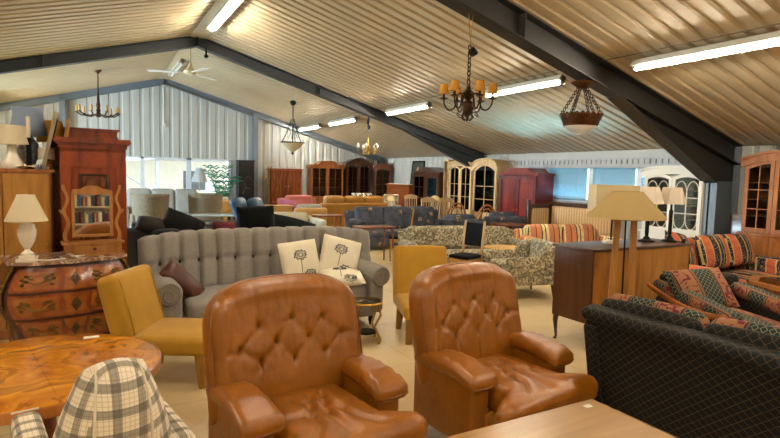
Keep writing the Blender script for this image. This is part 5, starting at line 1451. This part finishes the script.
# piano and portrait
t = thing('upright_piano', 'brown upright piano against the right wall under the portrait', 'piano', (8.72, 14.75, 0), -90)
PW = 1.42
MB().bar(-PW / 2, PW / 2, -.2, .3, .1, 1.36).build('case', CHERRY, t); MB().rbox(0, .03, 1.38, PW + .06, .58, .035, r=.008, n=2, flat=1).build('lid', CHERRY, t)
MB().bar(-PW / 2, PW / 2, -.42, -.2, .66, .72).build('keybed', CHERRY, t)
MB().bar(-PW / 2 + .1, PW / 2 - .1, -.40, -.24, .72, .735).build('keyboard', CREAMP, t)
for s in (-1, 1):
    MB().bar(s * (PW / 2 - .05) - .04, s * (PW / 2 - .05) + .04, -.42, -.2, .72, .86).build('cheek', CHERRY, t); MB().bar(s * (PW / 2 - .06) - .04, s * (PW / 2 - .06) + .04, -.40, -.3, 0, .66).build('leg', CHERRY, t)
MB().bar(-PW / 2, PW / 2, -.21, .3, 0, .1).build('plinth', CHERRY, t)
tag(MB().rbox(0, 0, 0, .26, 1.2, .022, r=.004, n=1, flat=1).build('sheet_stack', CREAMP, loc=(8.62, 14.75, 1.409)), 'flat cream strip lying along the top of the piano', 'sheet')
t = thing('portrait', 'dark portrait painting in a black frame leaning on the wall above the piano', 'painting', (8.985, 14.38, 1.398), -90)
T = rot(-6)
MB().bar(-.36, .36, -.02, .02, 0, .05, T=T).bar(-.36, .36, -.02, .02, .71, .76, T=T).bar(-.36, -.31, -.02, .02, .05, .71, T=T).bar(.31, .36, -.02, .02, .05, .71, T=T).build('frame', BLACKC, t)
CAN = plain('dark canvas', '28352f', .6, 0, .4, 4); MB().bar(-.31, .31, -.008, .01, .05, .71, T=T).build('canvas', CAN, t)
MB().prism([(-.2, .05), (.2, .05), (.17, .3), (.07, .4), (-.07, .4), (-.17, .3)], -.011, -.008, T=T).build('painted_coat', plain('painted dark coat', '3a4f4a', .6), t)
MB().prism([(.07 * cos(a), .48 + .095 * sin(a)) for a in [2 * pi * k / 16 for k in range(16)]], -.012, -.008, T=T).build('painted_face', plain('painted skin', '9c7a5a', .6), t)
# dark display cabinet, blue reflection in one pane painted as colour and glow
BLUEP = NT('painted blue reflection'); vq = BLUEP.coord('Object'); BLUEP.p(Base_Color=BLUEP.ramp(BLUEP.noise(vq, 7, 3, .8), [(.35, '123238'), (.5, '2f8fa8'), (.65, '8fd8ea')]), Roughness=.1, Emission_Color=(.12, .55, .75, 1), Emission_Strength=1.3)
DKV = wood('cabinet walnut', '3a2015', '22110a', '4a2a1a', 'z', 8, .3, .3)
t = thing('display_cabinet', 'dark carved display cabinet with a painted turquoise reflection in one pane next to the portrait', 'display cabinet', (8.76, 13.12, 0), -90)
MB().bar(-.72, .72, -.24, .24, 0, .1).build('plinth', DKV, t); case(t, 1.4, .46, .1, 1.78, DKV, shelves=3)
up = [(-.76, 1.80), (-.4, 1.83), (-.2, 1.92), (0, 1.95), (.2, 1.92), (.4, 1.83), (.76, 1.80)]
MB().band(up, [(x_, 1.76) for x_, _ in up], -.28, .23).build('cornice', DKV, t)
for k in (0, 1):
    a = -.69 + .69 * k; panel_door(t, a + .004, a + .686, .12, .62, -.23, DKV, DKV, .08, 'lower_door', knob=a + (.64 if k == 0 else .05))
glazed_door(t, -.686, -.004, .66, 1.74, -.23, DKV, 2, 3, .08); d = glazed_door(t, .004, .686, .66, 1.74, -.23, DKV, 1, 1, .12)
MB().bar(.124, .566, -.226, -.222, .78, 1.62).build('painted_reflection', BLUEP.m, d)
# pine cabinets along the right wall
vitrine('wide pale pine glazed cabinet with two doors on the right wall', (8.80, 11.55, 0), -90, 1.02, 2.10, .42, PINE, 2, 2, 3, .72, 'round', .10, side_glass=True)
t = thing('shelf_unit', 'narrow open pale pine shelf at the left side of the wide pine cabinet', 'shelf', (8.80, 12.22, 0), -90)
case(t, .22, .40, 0, 2.12, PINE, shelves=5); MB().bar(-.12, .12, -.22, .2, 2.12, 2.15).build('top_board', PINE, t)
vitrine('pale pine cabinet with one tall arched glazed door on the right wall', (8.76, 10.48, 0), -86, .86, 2.14, .44, PINE, 1, 2, 3, .70, 'round', .18)
# mahogany wardrobe on the right wall
t = thing('mahogany_wardrobe', 'red mahogany wardrobe with two shaped doors left of the blue blinds', 'wardrobe', (8.82, 9.30, 0), -90)
case(t, 1.22, .5, .1, 1.78, REDMAHOG); MB().bar(-.63, .63, -.27, .25, 0, .1).build('plinth', REDMAHOG, t)
def wt(x): u = abs(x) / .65; return 1.80 + .11 * (max(0, 1 - max(0, (u - .45)) / .3) if u > .45 else 1)
xs = [-.65 + 1.3 * i / 40 for i in range(41)]
MB().band([(x, wt(x)) for x in xs], [(x, 1.74 if abs(x) > .5 else 1.76) for x in xs], -.29, .25).build('cornice', REDMAHOG, t)
PURP = wood('mahogany door frame', '5a1a1c', '3c0f12', '6a2424', 'z', 6, .25, .4)
for k in (0, 1):
    a = -.6 + .602 * k
    d = MB().bar(a, a + .075, -.285, -.25, .14, 1.74).bar(a + .523, a + .598, -.285, -.25, .14, 1.74).bar(a + .075, a + .523, -.285, -.25, .14, .22).bar(a + .075, a + .523, -.285, -.25, 1.66, 1.74).build('door', PURP, t)
    MB().bar(a + .075, a + .523, -.268, -.25, .22, 1.66).build('panel', REDMAHOG, d)
    MB().lathe([(0, 0), (.012, .006), (.012, .02), (0, .024)], T=tr(a + (.55 if k == 0 else .05), -.285, .95) @ rot(90), seg=8).build('knob', BRASS, d)
# lamp and palm by the far window
t = thing('floor_lamp', 'floor lamp with a white conical shade silhouetted against the far window', 'lamp', (2.55, 15.2, 0))
MB().lathe([(.15, 0), (.15, .02), (.03, .04), (.015, .06)], seg=20).build('base', BRASS, t); MB().cyl((0, 0, .05), (0, 0, 1.5), .014).build('pole', BRASS, t)
MB().lathe([(.21, 1.36), (.09, 1.75)], seg=32, cap=False).build('lamp_shade', shade_mat('pale grey shade', 'c2cad0', .5), t)
t = thing('potted_palm', 'feathery green palm in a pot in front of the far window', 'plant', (3.22, 15.6, 0))
MB().lathe([(.14, 0), (.17, .02), (.2, .3), (.215, .32), (.19, .32), (.18, .28), (0, .27)], seg=20).build('pot', plain('terracotta', '7a4a30', .8), t)
for k in range(13):
    a = k * 2.4; rch = .42 + .12 * ((k * 5) % 4) / 3; ht = 1.55 + .55 * ((k * 7) % 5) / 4
    rib = [(.04 * cos(a) + rch * (f ** 1.7) * cos(a), .04 * sin(a) + rch * (f ** 1.7) * sin(a) * .8, .27 + (ht) * (f - .28 * f ** 3)) for f in [i / 9 for i in range(10)]]
    mb = MB(); mb.tube(rib, [.011 - .0009 * i for i in range(10)], 5)
    for i in range(3, 10):
        p = Vector(rib[i]); d_ = (Vector(rib[i]) - Vector(rib[i - 1])).normalized()
        for s in (-1, 1):
            sd = d_.cross(Vector((0, 0, 1))).normalized() * s
            tip = p + sd * .17 + d_ * .12 - Vector((0, 0, .05)); mid = p + sd * .09 + d_ * .05 + Vector((0, 0, .015)); wv = d_ * .022
            mb.add([p - wv, p + wv, mid + wv, tip, mid - wv], [(0, 1, 2, 3, 4)])
    mb.build('frond', LEAF, t)

# ================================================================== hanging things
def ch_arm(R, z0, drop, a):
    ca, sa = cos(a), sin(a)
    prof = [(.03, z0), (R * .3, z0 + .06), (R * .45, z0 + .02), (R * .55, z0 - drop), (R * .78, z0 - drop * 1.25), (R * .96, z0 - drop * .7), (R, z0 - .0)]
    # smooth it
    pts = []
    for i in range(len(prof) - 1):
        p0, p1, p2, p3 = prof[max(0, i - 1)], prof[i], prof[i + 1], prof[min(len(prof) - 1, i + 2)]
        for k in range(4):
            f = k / 4; q = [.5 * (2 * p1[j] + (p2[j] - p0[j]) * f + (2 * p0[j] - 5 * p1[j] + 4 * p2[j] - p3[j]) * f * f + (3 * p1[j] - p0[j] - 3 * p2[j] + p3[j]) * f ** 3) for j in (0, 1)]
            pts.append((q[0] * ca, q[0] * sa, q[1]))
    pts.append((R * ca, R * sa, prof[-1][1])); return pts
def chain(t, z0, z1, mat, name='chain', r=.007, lk=.06, x=0, y=0, x1=None, y1=None):
    mb = MB(); n = max(1, int((z1 - z0) / (lk * .8)))
    for k in range(n):
        f = (k + .5) / n; c = Vector((x + ((x1 if x1 is not None else x) - x) * f, y + ((y1 if y1 is not None else y) - y) * f, z0 + (z1 - z0) * f)); o = k % 2
        h = (z1 - z0) / n * .62
        pts = [c + Vector((.35 * lk * cos(a) * (1 - o), .35 * lk * cos(a) * o, h * sin(a))) for a in [2 * pi * i / 10 for i in range(10)]]
        mb.tube(pts, r, 5, closed=True)
    return mb.build(name, mat, t)
# 1. chandelier with amber shades, hung from the near frame
t = thing('chandelier', 'dark six armed chandelier with amber cloth shades hanging in the upper middle', 'chandelier', (3.685, 4.86, 2.335))
MB().lathe([(0, -.02), (.02, 0), (.05, .05), (.075, .1), (.07, .15), (.03, .18), (.045, .22), (.07, .26), (.03, .30), (.015, .36)], seg=16).build('body', BRONZE, t, angle=60)
for k in range(6):
    a = k * pi / 3 + .35; R = .27
    ar = MB().tube(ch_arm(R, .2, .1, a), .010, 6).build('arm', BRONZE, t)
    x, y = R * cos(a), R * sin(a)
    MB().lathe([(.01, .185), (.045, .2), (.048, .208), (.015, .21), (.014, .25)], x, y, 0, 12).build('drip_cup', BRONZE, ar)
    MB().cyl((x, y, .25), (x, y, .30), .012).build('candle_sleeve', plain('amber sleeve', 'b98a3a', .6), ar)
    MB().lathe([(.058, .255), (.040, .36)], x, y, 0, 20, cap=False).build('lamp_shade', YELSH, ar)
mb = MB(); mb.tube([(.12 * cos(b_), .12 * sin(b_), .02 + .02 * sin(3 * b_)) for b_ in [2 * pi * i / 24 for i in range(24)]], .006, 5, closed=True)
for k in range(6): mb.tube([(.05 * cos(k * pi / 3), .05 * sin(k * pi / 3), .05), (.07 * cos(k * pi / 3), .07 * sin(k * pi / 3), -.01), (.03 * cos(k * pi / 3), .03 * sin(k * pi / 3), -.04)], .012, 5)
mb.build('leaf_ornament', BRONZE, t)
chain(t, .36, .78, BRONZE, r=.007, lk=.055)
MB().lathe([(.0, 0), (.05, .03), (.06, .05), (.02, .10), (.0, .12)], .045, 0, .66, 12).build('ceiling_rose', BLACKM, t)
MB().tube([(0, 0, .78), (.01, 0, .84), (-.005, 0, .88), (-.02, .0, 1.0), (-.03, 0, 1.185)], .004, 5).tube([(.005, 0, .86), (.02, 0, 1.0), (.03, .0, 1.185)], .003, 5).build('hook_wire', BRASS, t)
# 2. copper bowl pendant
t = thing('bowl_pendant', 'embossed copper bowl pendant with white glass below, hung on chains from the near frame', 'pendant lamp', (5.50, 4.86, 2.24))
MB().lathe([(.0, .0), (.05, .012), (.14, .055), (.195, .10), (.205, .125)], seg=32, cap=False).build('glass_bowl', shade_mat('opal glass', 'efe6d6', .5), t, angle=60)
MB().lathe([(.21, .11), (.215, .13), (.235, .18), (.26, .235), (.262, .25), (.25, .25), (.2, .13)], seg=48, cap=False).build('copper_band', COPPER, t, angle=60)
mb = MB().tube([(.255 * cos(b_), .255 * sin(b_), .256 + .012 * cos(24 * b_)) for b_ in [2 * pi * i / 192 for i in range(192)]], .012, 6, closed=True)
mb.build('scalloped_rim', COPPER, t)
for k in range(6):
    a = k * pi / 3 + .3; chain(t, .26, .60, BRONZE, x=.245 * cos(a), y=.245 * sin(a), x1=.05 * cos(a), y1=.05 * sin(a), r=.006, lk=.05)
MB().lathe([(.05, .58), (.09, .62), (.135, .655), (.14, .67), (.08, .685), (.0, .69)], seg=24, ripple=.06, nr=12).build('canopy', COPPER, t)
MB().tube([(0, 0, .69), (0, 0, .76)], .006, 5).build('hook_wire', BLACKM, t)
# 3. alabaster bowl pendant on the second frame
t = thing('bowl_pendant', 'cream glass bowl pendant in a black metal frame, hanging from the second roof frame', 'pendant lamp', (3.80, 11.16, 2.10))
MB().lathe([(0, .0), (.03, .02), (.12, .09), (.21, .17), (.25, .215), (.24, .215), (.2, .175), (.1, .09), (0, .03)], seg=32, cap=False).build('glass_bowl', ALAB, t, angle=60)
MB().lathe([(0, -.05), (.025, -.03), (.03, -.01), (.015, .02)], seg=12).build('finial', BLACKM, t)
mb = MB().tube([(.255 * cos(b_), .255 * sin(b_), .215) for b_ in [2 * pi * i / 28 for i in range(28)]], .011, 5, closed=True)
mb.build('rim', BLACKM, t)
for k in range(3):
    a = k * 2.094 + .4
    MB().tube([(.25 * cos(a), .25 * sin(a), .22), (.17 * cos(a), .17 * sin(a), .36), (.1 * cos(a), .1 * sin(a), .52), (.03 * cos(a), .03 * sin(a), .72)], .010, 5).build('strut', BLACKM, t)
    MB().tube([(.12 * cos(a + 1), .12 * sin(a + 1), .3), (.06 * cos(a + 1), .06 * sin(a + 1), .42), (.1 * cos(a + 1), .1 * sin(a + 1), .5), (.03 * cos(a + 1), .03 * sin(a + 1), .62)], .007, 5).build('scroll', BLACKM, t)
MB().cyl((0, 0, .2), (0, 0, 1.02), .012).build('stem', BLACKM, t)
MB().lathe([(.0, 1.0), (.04, 1.02), (.075, 1.08), (.05, 1.11), (.0, 1.12)], seg=14).build('canopy', BLACKM, t)
MB().tube([(0, 0, 1.12), (.0, 0, 1.55)], .007, 5).build('hook_wire', plain('pale wire', 'a39a84', .5), t)
# 4. brass chandelier with white candle bulbs
t = thing('chandelier', 'small brass chandelier with white flame bulbs hanging before the far glazed cabinets', 'chandelier', (5.62, 11.16, 2.12))
MB().lathe([(0, -.02), (.03, .0), (.05, .04), (.025, .08), (.04, .12), (.045, .2), (.02, .25), (.018, .4), (.0, .42)], seg=14).build('body', BRASS, t, angle=60)
for k in range(5):
    a = k * 2 * pi / 5 + .3; R = .23
    ar = MB().tube(ch_arm(R, .1, .06, a), .009, 6).build('arm', BRASS, t)
    MB().lathe([(.012, .1), (.04, .115), (.014, .12), (.014, .16)], R * cos(a), R * sin(a), 0, 10).build('candle_cup', BRASS, ar)
    MB().lathe([(.014, .16), (.038, .19), (.042, .215), (.022, .26), (0, .285)], R * cos(a), R * sin(a), 0, 12).build('bulb', CERAM, ar)
MB().tube([(0, 0, .42), (0, 0, .55)], .005, 5).build('stem', BRASS, t)
mb = MB(); 
for k in range(3): mb.tube([(.01 * k, 0, .55), (.05 - .03 * k, .01, .66), (-.03 + .02 * k, 0, .74), (.02, .01 * k, .95)], .014, 6)
mb.build('blue_strap', plain('navy strap', '1e2840', .8), t)
# 5. bronze ring chandelier at the left
t = thing('chandelier', 'bronze chandelier with a long rod and bare candles at the upper left', 'chandelier', (.15, 13.6, 2.80))
MB().lathe([(0, -.02), (.05, .0), (.07, .03), (.05, .07), (.035, .1), (.05, .14), (.02, .2)], seg=14).build('body', BRONZE, t, angle=60)
MB().lathe([(.035, .18), (.045, .25), (.03, .33), (.022, .5), (.016, .6), (.016, .93), (.05, .97), (.08, 1.0), (.085, 1.035)], seg=14).build('rod', COPPER, t, angle=60)
for k in range(9):
    a = 2 * pi * k / 9 + .2; R = .42
    ar = MB().tube([(.05 * cos(a), .05 * sin(a), .05), (.2 * cos(a), .2 * sin(a), .01), (.33 * cos(a), .33 * sin(a), .02), (R * cos(a), R * sin(a), .08)], .014, 6).build('arm', BRONZE, t)
    MB().lathe([(.012, .07), (.045, .085), (.016, .095)], R * cos(a), R * sin(a), 0, 10).build('candle_cup', BRONZE, ar)
    MB().lathe([(.024, .095), (.024, .19), (.01, .23)], R * cos(a), R * sin(a), 0, 10).build('candle_sleeve', plain('tan sleeve', 'b58e4c', .6), ar)
# 6. ceiling fan
t = thing('ceiling_fan', 'cream three bladed ceiling fan at the roof ridge', 'ceiling fan', (1.84, 12.0, 3.66))
FANM = plain('cream fan paint', 'cdbb96', .45, 0, .03)
MB().lathe([(.04, .0), (.13, .03), (.14, .07), (.08, .12), (.05, .18), (.02, .24)], seg=20).build('motor', FANM, t, angle=60)
MB().cyl((0, 0, .2), (0, 0, .56), .016).build('downrod', FANM, t)
MB().lathe([(.08, .6), (.07, .56), (.025, .50)], seg=16).build('canopy', FANM, t)
for k in range(3):
    T = rot(0, 0, 165 + 120 * k) @ rot(6)
    MB().prism([(.18, -.06), (.82, -.075), (.84, .06), (.18, .05)], .035, .045, axis='z', T=T).build('blade', plain('white fan blade', 'd8d8d4', .4, 0, .02), t)
    MB().bar(.08, .24, -.025, .025, .03, .036, T=T).build('blade_bracket', FANM, t)
# smoke detector under the near frame apex
t = thing('alarm_sensor', 'small dark round sensor under the apex of the second frame', 'sensor', (1.98, 11.0, 3.93), 0)
MB().lathe([(.03, -.08), (.05, -.05), (.02, -.01), (.015, .13)], seg=12).build('body', BLACKM, t)

# ================================================================== bookcase behind the camera, caught in the dressing mirror
t = thing('bookcase', 'cream bookcase of books reflected in the dressing mirror', 'bookcase', (2.2, -2.4, 0), 180)
case(t, 2.0, .32, 0, 1.9, CREAMP, shelves=4)
bc = ['8a2f26', '31506e', 'd3c6a4', '4c5a3a', 'b5803c', '2b2b30', 'c9b08a', '7a3a52']
for r_ in range(4):
    x = .32
    for k in range(12):
        wd = .03 + .018 * ((k * 5 + r_ * 3) % 4); hh = .2 + .012 * ((k * 7 + r_) % 6)
        zz = .025 + .37 * r_ + (.003 if r_ == 0 else .0175)
        o = MB().rbox(0, 0, hh / 2, wd, .2, hh, r=.003, n=1, flat=1).build('book', plain('book cover ' + bc[(k * 3 + r_) % 8], bc[(k * 3 + r_) % 8], .6), loc=(x + 1.5, -2.42, zz + .002))
        tag(o, 'upright book on the bookcase reflected in the dressing mirror', 'book', 'books reflected in the mirror')
        x += wd + .012
